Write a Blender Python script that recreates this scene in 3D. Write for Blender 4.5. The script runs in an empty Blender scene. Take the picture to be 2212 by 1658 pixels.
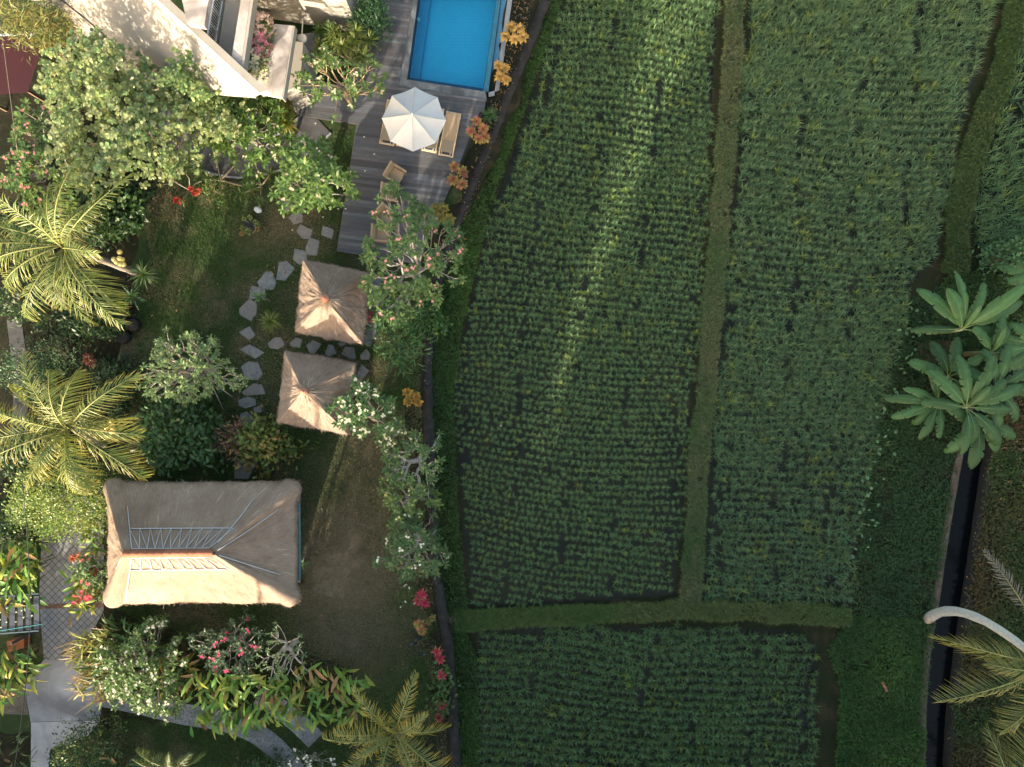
import bpy, math, random
import numpy as np
from mathutils import Vector
from mathutils.geometry import tessellate_polygon

R = math.radians
sc = bpy.context.scene
# ------------------------------------------------------------------ camera, world, sun
H, FW = 38.0, 48.0                       # drone height, ground width of the view in metres
cam_d = bpy.data.cameras.new('camera'); cam = bpy.data.objects.new('camera', cam_d)
sc.collection.objects.link(cam); cam.location = (0, 0, H); cam.rotation_euler = (0, 0, 0)
cam_d.sensor_fit = 'HORIZONTAL'; cam_d.angle = 2*math.atan(FW/2/H); cam_d.clip_end = 1000; cam_d.clip_start = .5
sc.camera = cam
SUN_EL, SUN_AZ = R(16.5), math.atan2(0.30, 0.955)      # light travels towards (+.30, +.955) on the ground
wld = bpy.data.worlds.new('World'); sc.world = wld; wld.use_nodes = True
wt = wld.node_tree; bg = wt.nodes['Background']
sky = wt.nodes.new('ShaderNodeTexSky'); sky.sky_type = 'NISHITA'; sky.sun_disc = False
sky.sun_elevation = SUN_EL; sky.sun_rotation = math.pi + SUN_AZ
sky.dust_density = 4.0
tint = wt.nodes.new('ShaderNodeMix'); tint.data_type = 'RGBA'; tint.blend_type = 'MULTIPLY'; tint.inputs[0].default_value = 1.0
wt.links.new(sky.outputs[0], tint.inputs[6]); tint.inputs[7].default_value = (1.0, .90, .73, 1)
wt.links.new(tint.outputs[2], bg.inputs[0]); bg.inputs[1].default_value = 0.15
sl = bpy.data.lights.new('sun', 'SUN'); so = bpy.data.objects.new('sun', sl); sc.collection.objects.link(so)
sl.energy = 2.8; sl.angle = R(0.6); sl.color = (1.0, .87, .68)
so.rotation_euler = Vector((.30*math.cos(SUN_EL), .955*math.cos(SUN_EL), -math.sin(SUN_EL))).to_track_quat('-Z', 'Y').to_euler()
vs = sc.view_settings; vs.view_transform = 'Standard'; vs.look = 'None'; vs.exposure = 2.65; vs.gamma = 1

# ------------------------------------------------------------------ helpers
S = FW/2212.0
def D(px, py, z=0.0):
    "plan position (m) of a photo point whose height above the lawn is z"
    k = S*(H-z)/H
    return ((px-1106)*k, (829-py)*k, z)
def DP(pts, z=0.0): return [D(x, y, z) for x, y in pts]
_seed = [7]
def rs():
    _seed[0] += 1
    return np.random.RandomState(_seed[0])
C = sc.collection

class MB:
    def __init__(s): s.v=[]; s.t=[]; s.c=[]; s.f=[]; s.n=0
    def add(s, v, t, col=(1,1,1), fib=None):
        v = np.asarray(v, float).reshape(-1,3); t = np.asarray(t, int).reshape(-1,3)
        c = np.asarray(col, float)
        if c.ndim == 1: c = np.tile(c, (len(v),1))
        if fib is None: fib = v
        s.v.append(v); s.t.append(t+s.n); s.c.append(c.reshape(-1,3)); s.f.append(np.asarray(fib,float).reshape(-1,3)); s.n += len(v)
        return s
    def hexa(s, P, col=(1,1,1)):
        "8 corners: bottom 4 (ccw) then top 4"
        f = [(0,3,2,1),(4,5,6,7),(0,1,5,4),(1,2,6,5),(2,3,7,6),(3,0,4,7)]
        v=[]; t=[]
        for q in f:
            b=len(v); v += [P[i] for i in q]; t += [(b,b+1,b+2),(b,b+2,b+3)]
        return s.add(v, t, col)
    def box(s, c, size, rz=0, col=(1,1,1)):
        hx,hy,hz = [k/2 for k in size]; ca,sa = math.cos(rz),math.sin(rz)
        P=[]
        for z in (-hz,hz):
            for x,y in ((-hx,-hy),(hx,-hy),(hx,hy),(-hx,hy)):
                P.append((c[0]+x*ca-y*sa, c[1]+x*sa+y*ca, c[2]+z))
        return s.hexa(P, col)
    def beam(s, a, b, w, h, col=(1,1,1)):
        a=np.array(a,float); b=np.array(b,float); d=b-a; d/=np.linalg.norm(d)+1e-9
        up=np.array((0,0,1.)) if abs(d[2])<.95 else np.array((0,1.,0))
        sd=np.cross(d,up); sd/=np.linalg.norm(sd); u=np.cross(sd,d)
        P=[]
        for e in (-1,1):
            for p,k in ((a,-1),(a,1),(b,1),(b,-1)): P.append(p+sd*k*w/2+u*e*h/2)
        return s.hexa(P, col)
    def prism(s, poly, z0, z1, col=(1,1,1), bottom=False):
        poly=[(p[0],p[1]) for p in poly]
        ar=sum(poly[i][0]*poly[(i+1)%len(poly)][1]-poly[(i+1)%len(poly)][0]*poly[i][1] for i in range(len(poly)))
        if ar<0: poly=poly[::-1]
        n=len(poly)
        tri=tessellate_polygon([[Vector((x,y,0)) for x,y in poly]])
        def fix(t):
            a,b,c=[poly[i] for i in t]
            return t if (b[0]-a[0])*(c[1]-a[1])-(b[1]-a[1])*(c[0]-a[0])>0 else (t[0],t[2],t[1])
        tri=[fix(t) for t in tri]
        s.add([(x,y,z1) for x,y in poly], tri, col)
        if bottom: s.add([(x,y,z0) for x,y in poly], [(a,c,b) for a,b,c in tri], col)
        if z1>z0:
            for i in range(n):
                a=poly[i]; b=poly[(i+1)%n]
                s.add([(a[0],a[1],z0),(b[0],b[1],z0),(b[0],b[1],z1),(a[0],a[1],z1)], [(0,1,2),(0,2,3)], col)
        return s
    def tube(s, pts, rad, n=6, col=(1,1,1), cap=True):
        P=np.asarray(pts,float); m=len(P)
        r=np.broadcast_to(np.asarray(rad,float),(m,))
        T=np.gradient(P,axis=0); T/=np.linalg.norm(T,axis=1)[:,None]+1e-9
        ref=np.array((.31,.17,.94)) if abs(T[0][2])<.9 else np.array((1.,.1,0))
        A=np.cross(T,ref); A/=np.linalg.norm(A,axis=1)[:,None]+1e-9; B=np.cross(T,A)
        th=np.arange(n)*2*math.pi/n
        V=P[:,None]+r[:,None,None]*(A[:,None]*np.cos(th)[None,:,None]+B[:,None]*np.sin(th)[None,:,None])
        t=[]
        for i in range(m-1):
            for k in range(n):
                a=i*n+k; b=i*n+(k+1)%n
                t += [(a,a+n,b),(b,a+n,b+n)]
        if cap:
            for k in range(1,n-1): t += [(0,k,k+1),((m-1)*n,(m-1)*n+k+1,(m-1)*n+k)]
        c=np.asarray(col,float)
        if c.ndim==2: c=np.repeat(c,n,axis=0)
        return s.add(V.reshape(-1,3), t, c)
    def ball(s, c, r, col=(1,1,1), n=8, m=5, sz=1.0):
        v=[]; t=[]
        for i in range(m+1):
            ph=math.pi*i/m
            for k in range(n):
                th=2*math.pi*k/n
                v.append((c[0]+r*math.sin(ph)*math.cos(th), c[1]+r*math.sin(ph)*math.sin(th), c[2]+r*sz*math.cos(ph)))
        for i in range(m):
            for k in range(n):
                a=i*n+k; b=i*n+(k+1)%n
                t += [(a,a+n,b),(b,a+n,b+n)]
        return s.add(v,t,col)
    def ribbon(s, P, side, col, lift=None):
        "N ribbons; P (N,S,3) centre lines, side (N,S,3) half widths, col (N,S,3); lift (N,S,3) adds a folded midrib"
        N,SS,_=P.shape
        col=np.broadcast_to(np.asarray(col,float),(N,SS,3))
        if lift is None:
            V=np.stack([P-side,P+side],2); k=2
        else:
            V=np.stack([P-side+lift,P,P+side+lift],2); k=3
        cc=np.repeat(col[:,:,None,:],k,2)
        base=(np.arange(N)*SS*k)[:,None,None]; i=np.arange(SS-1)[None,:,None]*k; j=np.arange(k-1)[None,None,:]
        a=base+i+j
        t1=np.stack([a,a+1,a+k],-1); t2=np.stack([a+1,a+k+1,a+k],-1)
        return s.add(V.reshape(-1,3), np.concatenate([t1.reshape(-1,3),t2.reshape(-1,3)]), cc.reshape(-1,3))
    def mesh(s, name, off=(0,0,0), smooth=False):
        me=bpy.data.meshes.new(name)
        v=np.concatenate(s.v)-np.asarray(off,float); t=np.concatenate(s.t); c=np.concatenate(s.c); f=np.concatenate(s.f)
        me.vertices.add(len(v)); me.vertices.foreach_set('co', v.astype(np.float32).ravel())
        me.loops.add(len(t)*3); me.loops.foreach_set('vertex_index', t.astype(np.int32).ravel())
        me.polygons.add(len(t)); me.polygons.foreach_set('loop_start', (np.arange(len(t))*3).astype(np.int32))
        if smooth: me.polygons.foreach_set('use_smooth', np.ones(len(t),bool))
        me.update(calc_edges=True)
        a=me.attributes.new('col','FLOAT_COLOR','POINT')
        a.data.foreach_set('color', np.concatenate([np.clip(c,0,1),np.ones((len(c),1))],1).astype(np.float32).ravel())
        b=me.attributes.new('fib','FLOAT_VECTOR','POINT'); b.data.foreach_set('vector', f.astype(np.float32).ravel())
        me.validate()
        return me

def tag(o, label, cat, group=None, kind=None):
    if label: o['label']=label
    if cat: o['category']=cat
    if group: o['group']=group
    if kind: o['kind']=kind
    return o
def thing(name, label, cat, loc=(0,0,0), group=None):
    o=bpy.data.objects.new(name,None); C.objects.link(o); o.location=loc; o.empty_display_size=.3
    return tag(o,label,cat,group)
def wloc(o):
    v=Vector((0,0,0))
    while o: v+=Vector(o.location); o=o.parent
    return v
def part(parent, name, mb, mat, smooth=False, label=None):
    off=wloc(parent)
    o=bpy.data.objects.new(name, mb.mesh(name,off,smooth)); C.objects.link(o); o.parent=parent
    o.data.materials.append(mat)
    if label: o['label']=label
    return o
def single(name, mb, mat, label, cat, group=None, loc=(0,0,0), smooth=False):
    o=bpy.data.objects.new(name, mb.mesh(name,loc,smooth)); C.objects.link(o); o.location=loc
    o.data.materials.append(mat); return tag(o,label,cat,group)
def struct(name, mb, mat, kind='structure', smooth=False, label=None, cat=None):
    o=bpy.data.objects.new(name, mb.mesh(name,(0,0,0),smooth)); C.objects.link(o); o.data.materials.append(mat)
    return tag(o,label,cat,None,kind)
def copy_tree(o, parent=None):
    c=o.copy(); C.objects.link(c); c.parent=parent
    for ch in list(o.children): copy_tree(ch,c)
    return c

# ------------------------------------------------------------------ materials
class NT:
    def __init__(s,name):
        s.m=bpy.data.materials.new(name); s.m.use_nodes=True; s.t=s.m.node_tree; s.t.nodes.clear()
        s.out=s.t.nodes.new('ShaderNodeOutputMaterial')
    def n(s,typ,ins={},**kw):
        o=s.t.nodes.new('ShaderNode'+typ)
        for k,v in kw.items(): setattr(o,k,v)
        for k,v in ins.items(): s.set(o,k,v)
        return o
    def set(s,o,k,v):
        if isinstance(v,bpy.types.NodeSocket): s.t.links.new(v,o.inputs[k])
        else: o.inputs[k].default_value=v
    def attr(s,a): return s.n('Attribute',attribute_name=a)
    def noise(s,vec,scale,detail=4,rough=.55,dist=0):
        return s.n('TexNoise',{'Vector':vec,'Scale':scale,'Detail':detail,'Roughness':rough,'Distortion':dist}).outputs['Fac']
    def ramp(s,fac,stops):
        o=s.n('ValToRGB',{'Fac':fac}); e=o.color_ramp.elements
        while len(e)<len(stops): e.new(.5)
        for k,(p,c) in enumerate(stops):
            e[k].position=p; e[k].color=(c if len(c)==4 else (*c,1)) if not isinstance(c,(int,float)) else (c,c,c,1)
        return o.outputs[0]
    def mix(s,f,a,b,mode='MIX'):
        o=s.n('Mix',data_type='RGBA',blend_type=mode)
        for k,v in ((0,f),(6,a),(7,b)):
            if isinstance(v,bpy.types.NodeSocket): s.t.links.new(v,o.inputs[k])
            else: o.inputs[k].default_value=v if k==0 else (*v,1)
        return o.outputs[2]
    def mth(s,op,a,b=0.0):
        o=s.n('Math',operation=op); s.set(o,0,a); s.set(o,1,b); return o.outputs[0]
    def mapv(s,vec,scale=(1,1,1),rot=(0,0,0)):
        return s.n('Mapping',{'Vector':vec,'Scale':scale,'Rotation':rot}).outputs[0]
    def pos(s): return s.n('NewGeometry').outputs['Position']
    def bump(s,h,st=.4,d=.02): return s.n('Bump',{'Height':h,'Strength':st,'Distance':d}).outputs[0]
    def bsdf(s,col,rough=.7,spec=.3,normal=None,**kw):
        b=s.n('BsdfPrincipled',{'Base Color':col if isinstance(col,bpy.types.NodeSocket) else (*col,1),'Roughness':rough,'Specular IOR Level':spec,**kw})
        if normal is not None: s.set(b,'Normal',normal)
        return b.outputs[0]
    def done(s,sh): s.t.links.new(sh,s.out.inputs[0]); return s.m

def m_leaf(name,trans=.35,rough=.45,spec=.35):
    t=NT(name); c=t.attr('col').outputs['Color']
    v=t.noise(t.pos(),9,2); c2=t.mix(t.mth('MULTIPLY',v,.5),c,(.02,.03,.01),'MIX')
    a=t.bsdf(c2,rough,spec); tr=t.n('BsdfTranslucent',{'Color':t.mix(1.0,c2,(1.25,1.2,.6),'MULTIPLY')}).outputs[0]
    mx=t.n('MixShader',{0:trans,1:a,2:tr}).outputs[0]; return t.done(mx)
LEAF=m_leaf('leaf'); GRASS=m_leaf('grass_blade',.3,.6,.2); GLOSSY=m_leaf('waxy_leaf',.25,.5,.25)
def m_attr(name,rough=.8,spec=.25,amt=.35,scale=14,bump=.3):
    t=NT(name); c=t.attr('col').outputs['Color']; n=t.noise(t.pos(),scale,5)
    c2=t.mix(t.mth('MULTIPLY',n,amt),c,(.02,.018,.015))
    return t.done(t.bsdf(c2,rough,spec,t.bump(n,bump,.02)))
BARK=m_attr('bark',.9,.1,.7,10,.7); MATTE=m_attr('matte_paint',.8,.2,.2,20,.1); SATIN=m_attr('satin_finish',.4,.4,.15,30,.05)
STONE=m_attr('rough_stone',.85,.2,.55,7,.6)
def m_plaster():
    t=NT('cream_plaster'); p=t.pos(); n=t.noise(p,1.2,5); f=t.noise(p,60,3)
    c=t.ramp(n,[(.3,(.205,.192,.172)),(.7,(.24,.224,.20))]); return t.done(t.bsdf(c,.85,.2,t.bump(f,.25,.01)))
PLASTER=m_plaster()
def m_concrete(name,a,b,c3,scale=1.5):
    t=NT(name); p=t.pos(); n=t.noise(p,scale,8,.65,.6); n2=t.noise(p,scale*.35,4,.5,1.2); f=t.noise(p,45,4)
    c=t.ramp(n,[(.3,a),(.55,b),(.75,c3)]); c=t.mix(t.ramp(n2,[(.45,0.),(.65,.7)]),c,[k*.45 for k in a])
    c=t.mix(t.mth('MULTIPLY',f,.3),c,(.05,.05,.05)); return t.done(t.bsdf(c,.85,.2,t.bump(f,.35,.01)))
CONCRETE=m_concrete('weathered_concrete',(.25,.22,.21),(.40,.36,.34),(.52,.48,.45),1.6)
PAVING=m_concrete('path_concrete',(.16,.17,.19),(.25,.26,.28),(.34,.34,.35),.8)
DARKPATH=m_concrete('dark_gravel_path',(.055,.055,.06),(.075,.075,.08),(.10,.10,.10),2.5)
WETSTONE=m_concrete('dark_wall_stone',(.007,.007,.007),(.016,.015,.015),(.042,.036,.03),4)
CANALWALL=m_concrete('canal_wall',(.05,.034,.024),(.09,.065,.048),(.15,.12,.095),1.2)
def m_flag():
    t=NT('flagstone'); p=t.pos(); o=t.n('ObjectInfo').outputs['Random']; n=t.noise(p,5,8,.7,.8); f=t.noise(p,40,4)
    c=t.ramp(n,[(.3,(.085,.097,.105)),(.55,(.14,.15,.158)),(.75,(.20,.198,.195))])
    c=t.mix(t.mth('MULTIPLY',o,.55),c,(.16,.135,.12)); return t.done(t.bsdf(c,.8,.25,t.bump(n,.5,.02)))
FLAG=m_flag()
WORN=[(*D(770,1180)[:2],5.0,.10),(*D(740,1330)[:2],4.5,.08),(*D(620,480)[:2],2.4,.10),(*D(800,960)[:2],2.6,.10)]
def m_lawn():
    t=NT('lawn_turf'); p=t.pos(); n=t.noise(p,.33,6,.62,.4); n2=t.noise(p,2.2,6,.7); f=t.noise(p,38,5,.7)
    k=t.mth('ADD',t.mth('MULTIPLY',n,.65),t.mth('MULTIPLY',n2,.35))
    for wx,wy,wr,wa in WORN:                       # trodden, dried-out places of the lawn
        dd=t.n('VectorMath',{0:t.mapv(p,(1,1,0)),1:(wx,wy,0)},operation='DISTANCE').outputs['Value']
        k=t.mth('ADD',k,t.mth('MULTIPLY',t.n('MapRange',{'Value':dd,'From Min':wr,'From Max':wr*.3,'To Min':0.0,'To Max':wa}).outputs[0],1.0))
    c=t.ramp(k,[(.40,(.022,.046,.015)),(.52,(.042,.066,.024)),(.60,(.115,.10,.06)),(.72,(.22,.175,.125))])
    c=t.mix(t.ramp(f,[(.35,.75),(.62,0.)]),c,(.010,.014,.006)); return t.done(t.bsdf(c,.95,.1,t.bump(f,1.0,.05)))
LAWN=m_lawn()
def m_soil(name,cols,sc_=1.2):
    t=NT(name); p=t.pos(); n=t.noise(p,sc_,8,.7,.5); f=t.noise(p,26,6,.7)
    c=t.ramp(n,[(.32+.18*i,c_) for i,c_ in enumerate(cols)]); c=t.mix(t.ramp(f,[(.3,.7),(.65,0.)]),c,(.006,.006,.004))
    return t.done(t.bsdf(c,.95,.1,t.bump(f,1.0,.06)))
SOIL=m_soil('bare_soil',[(.010,.014,.007),(.020,.021,.012),(.05,.04,.025)])
BANK=m_soil('bank_earth',[(.012,.024,.008),(.024,.028,.013),(.06,.045,.028)],.9)
BUND=m_soil('bund_earth',[(.012,.026,.009),(.022,.038,.013),(.085,.075,.042)],.8)
def m_mud():
    t=NT('wet_paddy_mud'); p=t.pos(); n=t.noise(p,.8,7,.65,.6); f=t.noise(p,12,5)
    c=t.ramp(n,[(.35,(.006,.008,.006)),(.6,(.011,.013,.008)),(.75,(.024,.021,.013))])
    r=t.ramp(n,[(.4,.15),(.62,.6)]); return t.done(t.bsdf(c,r,.12,t.bump(f,.15,.01)))
MUD=m_mud()
def m_deck():
    t=NT('weathered_deck_wood'); c=t.attr('col').outputs['Color']; fb=t.attr('fib').outputs['Vector']
    g=t.noise(t.mapv(fb,(1.2,22,1)),3,6,.65,.4); b=t.noise(t.mapv(fb,(.9,1.2,1)),.9,5,.6)
    c=t.mix(t.ramp(g,[(.3,.65),(.7,0.)]),c,(.03,.028,.03)); c=t.mix(t.ramp(b,[(.35,.55),(.65,0.)]),c,(.055,.050,.052))
    return t.done(t.bsdf(c,.6,.35,t.bump(g,.4,.006)))
DECK=m_deck()
def m_thatch():
    t=NT('thatch'); fb=t.attr('fib').outputs['Vector']; p=t.pos()
    g=t.noise(t.mapv(fb,(34,3.2,1)),1,6,.7,.6); g2=t.noise(t.mapv(fb,(90,9,1)),1,4,.7); b=t.noise(p,.55,5,.6,.3)
    st=t.noise(t.mapv(fb,(5,.7,1)),1,4,.6)
    c=t.ramp(b,[(.3,(.20,.142,.110)),(.5,(.265,.198,.156)),(.7,(.325,.25,.197))])
    c=t.mix(t.ramp(g,[(.32,.72),(.62,0.)]),c,(.10,.075,.055)); c=t.mix(t.ramp(st,[(.60,0.),(.72,.35)]),c,(.55,.46,.34))
    c=t.mix(t.ramp(st,[(.25,.4),(.38,0.)]),c,(.14,.12,.125))
    h=t.mth('ADD',g,t.mth('MULTIPLY',g2,.5)); return t.done(t.bsdf(c,.9,.15,t.bump(h,.9,.035)))
THATCH=m_thatch()
def m_pool(name,a,b,sc_):
    t=NT(name); p=t.pos(); n=t.noise(p,5,6,.7); g=t.n('TexBrick',{'Vector':p,'Scale':sc_,'Mortar Size':.02,'Color1':(*a,1),'Color2':(*b,1),'Mortar':(*[k*.8 for k in a],1),'Brick Width':.5,'Row Height':.5}).outputs[0]
    c=t.mix(t.mth('MULTIPLY',n,.35),g,[k*.6 for k in a]); return t.done(t.bsdf(c,.35,.5))
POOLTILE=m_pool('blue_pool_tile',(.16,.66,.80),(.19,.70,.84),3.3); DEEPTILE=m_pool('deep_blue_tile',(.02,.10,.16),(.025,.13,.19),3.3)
COPING=m_concrete('grey_coping',(.09,.10,.11),(.15,.16,.17),(.22,.22,.23),2.2)
def m_water(name,tint,rough=.03,f0=.35,bscale=2.5,bst=.06):
    t=NT(name); n=t.noise(t.pos(),bscale,4,.55,.5); nn=t.bump(n,bst,.05)
    tr=t.n('BsdfTransparent',{'Color':(*tint,1)}).outputs[0]; gl=t.n('BsdfGlossy',{'Color':(1,1,1,1),'Roughness':rough,'Normal':nn}).outputs[0]
    fr=t.n('Fresnel',{'IOR':1.33,'Normal':nn}).outputs[0]
    return t.done(t.n('MixShader',{0:t.mth('MULTIPLY',fr,f0/.35),1:tr,2:gl}).outputs[0])
POOLWATER=m_water('pool_water',(.36,.80,.93))
CANALWATER=(lambda t:t.done(t.bsdf((.002,.003,.004),.15,.12,t.bump(t.noise(t.pos(),3,4,.6),.12,.05))))(NT('dark_canal_water'))
def m_fabric():
    t=NT('white_canvas'); p=t.pos(); n=t.noise(p,1.5,5); f=t.noise(p,180,2)
    c=t.ramp(n,[(.3,(.43,.44,.45)),(.7,(.50,.505,.51))]); a=t.bsdf(c,.9,.1,t.bump(f,.15,.004)); tr=t.n('BsdfTranslucent',{'Color':(.8,.78,.72,1)}).outputs[0]
    return t.done(t.n('MixShader',{0:.2,1:a,2:tr}).outputs[0])
CANVAS=m_fabric()
def m_wicker():
    t=NT('woven_wicker'); p=t.pos(); w=t.n('TexWave',{'Vector':p,'Scale':14,'Distortion':1.5,'Detail':2}).outputs['Fac']; ch=t.n('TexChecker',{'Vector':p,'Scale':28}).outputs['Fac']
    c=t.mix(w,(.24,.165,.10),(.37,.27,.17)); c=t.mix(t.mth('MULTIPLY',ch,.35),c,(.20,.14,.08)); return t.done(t.bsdf(c,.65,.3,t.bump(w,.5,.01)))
WICKER=m_wicker()
def m_paver():
    t=NT('diamond_pavers'); p=t.mapv(t.pos(),(1,1,1),(0,0,R(45)))
    b=t.n('TexBrick',{'Vector':p,'Scale':1.0,'Mortar Size':.012,'Color1':(.17,.18,.20,1),'Color2':(.24,.24,.25,1),'Mortar':(.03,.03,.03,1),'Brick Width':.24,'Row Height':.24},offset=0.0).outputs
    n=t.noise(t.pos(),3,6,.65); c=t.mix(t.mth('MULTIPLY',n,.6),b[0],(.05,.055,.06)); return t.done(t.bsdf(c,.8,.25,t.bump(b[1],-.5,.01)))
PAVER=m_paver()
TERRA=m_attr('terracotta',.8,.2,.35,12,.3)

# ------------------------------------------------------------------ plant builders
def unit(v): return v/(np.linalg.norm(v,axis=-1,keepdims=True)+1e-9)
def jit(r,N,base,amt=.25,hue=.12):
    b=np.asarray(base,float); k=1+amt*(r.rand(N,1)*2-1); h=hue*(r.rand(N,1)*2-1)
    return np.clip(b*k*np.concatenate([1+h,1+0*h,1-h*.6],1),0,1)
def straps(mb, base, az, L, W, el0, droop, c0, c1, SS=5, prof='lance', fold=0.0, r=None, twist=None):
    "arching strap leaves from base points; az azimuth, el0 start elevation, droop total bend (radians)"
    N=len(base); s=np.linspace(0,1,SS)
    az=np.broadcast_to(az,(N,)); L=np.broadcast_to(L,(N,)); W=np.broadcast_to(W,(N,)); el0=np.broadcast_to(el0,(N,)); droop=np.broadcast_to(droop,(N,))
    e=el0[:,None]-droop[:,None]*s[None,:]; ds=L[:,None]/(SS-1)
    em=(e[:,1:]+e[:,:-1])/2
    hor=np.concatenate([np.zeros((N,1)),np.cumsum(np.cos(em)*ds,1)],1); ver=np.concatenate([np.zeros((N,1)),np.cumsum(np.sin(em)*ds,1)],1)
    ca,sa=np.cos(az),np.sin(az)
    P=np.stack([base[:,0,None]+hor*ca[:,None],base[:,1,None]+hor*sa[:,None],base[:,2,None]+ver],-1)
    if prof=='lance': w=np.sin(np.pi*(s*.9+.07))
    elif prof=='blade': w=np.sqrt(np.clip(1-s,0,1))*.9+.02
    elif prof=='spoon': w=np.sin(np.pi*(s**1.5*.86+.09))
    else: w=np.array(prof)
    w=w.copy(); w[-1]=min(w[-1],.12)
    side=np.stack([-sa,ca,0*sa],-1)[:,None,:]*np.ones((1,SS,1))
    if twist is not None:
        nrm=np.stack([-np.sin(e)*ca[:,None],-np.sin(e)*sa[:,None],np.cos(e)],-1); tw=np.broadcast_to(twist,(N,))[:,None,None]
        side=side*np.cos(tw)+nrm*np.sin(tw)
    side=side*(W[:,None]*w[None,:]/2)[...,None]
    c0=np.broadcast_to(np.asarray(c0,float),(N,3)); c1=np.broadcast_to(np.asarray(c1,float),(N,3))
    col=c0[:,None]*(1-s)[None,:,None]+c1[:,None]*s[None,:,None]
    lift=None
    if fold: lift=np.zeros_like(P); lift[...,2]=(W[:,None]*w[None,:])*fold
    mb.ribbon(P,side,col,lift); return P
def leaves(mb, pos, d, nrm, L, W, col, SS=4, curl=.15, prof=(.1,.95,.8,.06)):
    "flat-ish leaves at pos pointing along d with face normal nrm"
    N=len(pos); s=np.linspace(0,1,SS); d=unit(d); sd=unit(np.cross(d,nrm)); n2=np.cross(sd,d)
    L=np.broadcast_to(L,(N,)); W=np.broadcast_to(W,(N,))
    P=pos[:,None]+d[:,None]*(s[None,:,None]*L[:,None,None])-n2[:,None]*((s**2)[None,:,None]*(curl*L)[:,None,None])
    side=sd[:,None]*(np.array(prof)[None,:,None]*W[:,None,None]/2)
    col=np.asarray(col,float); 
    if col.ndim==2: col=col[:,None,:]
    mb.ribbon(P,side,col)
def rdir(r,N,up=.3):
    v=r.normal(size=(N,3)); v[:,2]=v[:,2]*.6+up; return unit(v)
def whorls(mb, r, tips, nleaf, L, W, col, el=(.1,.9), droop=.7, fold=.12, SS=5, prof='spoon',cvar=.3):
    N=len(tips); T=np.repeat(tips,nleaf,0); M=N*nleaf
    az=(np.tile(np.arange(nleaf)*2*math.pi/nleaf,N)+np.repeat(r.rand(N)*6.28,nleaf)+r.normal(size=M)*.25)
    e=r.uniform(el[0],el[1],M); LL=L*r.uniform(.65,1.15,M)
    c=jit(r,M,col,cvar,.14); T=T+r.normal(size=(M,3))*L*.05
    straps(mb,T,az,LL,W*LL/L,e,droop*r.uniform(.6,1.4,M),c*.92,c*1.08,SS,prof,fold)
def flowers(mb, r, pos, rad, col, npet=5, heads=5):
    N=len(pos)*heads; T=np.repeat(pos,heads,0)+r.normal(size=(N,3))*rad*.9; M=N*npet
    az=np.tile(np.arange(npet)*2*math.pi/npet,N)+np.repeat(r.rand(N)*6.28,npet)
    c=jit(r,M,col,.15,.06)
    straps(mb,np.repeat(T,npet,0),az,rad*r.uniform(.8,1.2,M),rad*.75,.5,.6,np.clip(c*np.array((1.0,.95,.7)),0,1),c,3,(.3,1.,.3))
def skeleton(mb, r, tips, base, trunk_top, r_tip=.012, col=(.25,.23,.2), pull=.8, sag=.0, r0=None):
    pts=[np.array(t,float) for t in tips]; rad=[r_tip]*len(pts); base=np.array(base,float); top=np.array(trunk_top,float)
    lvl=0
    while len(pts)>3:
        k=max(2,int(len(pts)/2.6)); P=np.array(pts); sd=P[r.choice(len(pts),k,replace=False)]
        a=np.argmin(((P[:,None]-sd[None])**2).sum(-1),1); npts=[]; nr=[]
        for i in range(k):
            idx=np.where(a==i)[0]
            if len(idx)==0: continue
            m=P[idx].mean(0); q=m+(top-m)*(.22+.08*lvl)+np.array((0,0,-.12)); q+=r.normal(size=3)*.05
            rr=math.sqrt(sum(rad[j]**2 for j in idx))*1.02
            for j in idx:
                mid=(q+P[j])/2+r.normal(size=3)*.06*np.linalg.norm(q-P[j])
                mb.tube([q,mid,P[j]],[max(rad[j]*1.25,.012),rad[j]*1.1,rad[j]],5,col,False)
            npts.append(q); nr.append(rr)
        pts,rad=npts,nr; lvl+=1
        if lvl>7: break
    tr=math.sqrt(sum(x*x for x in rad))
    if r0: tr=r0
    for p,q in zip(pts,rad):
        mid=(p+top)/2+r.normal(size=3)*.08*np.linalg.norm(p-top)
        mb.tube([top,mid,p],[min(q*1.3,tr),q*1.15,q],6,col,False)
    b2=base*.6+top*.4+r.normal(size=3)*.04
    mb.tube([base,b2,top],[tr*1.35,tr*1.1,tr],8,col,False)
FR=(.095,.18,.045)
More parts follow.
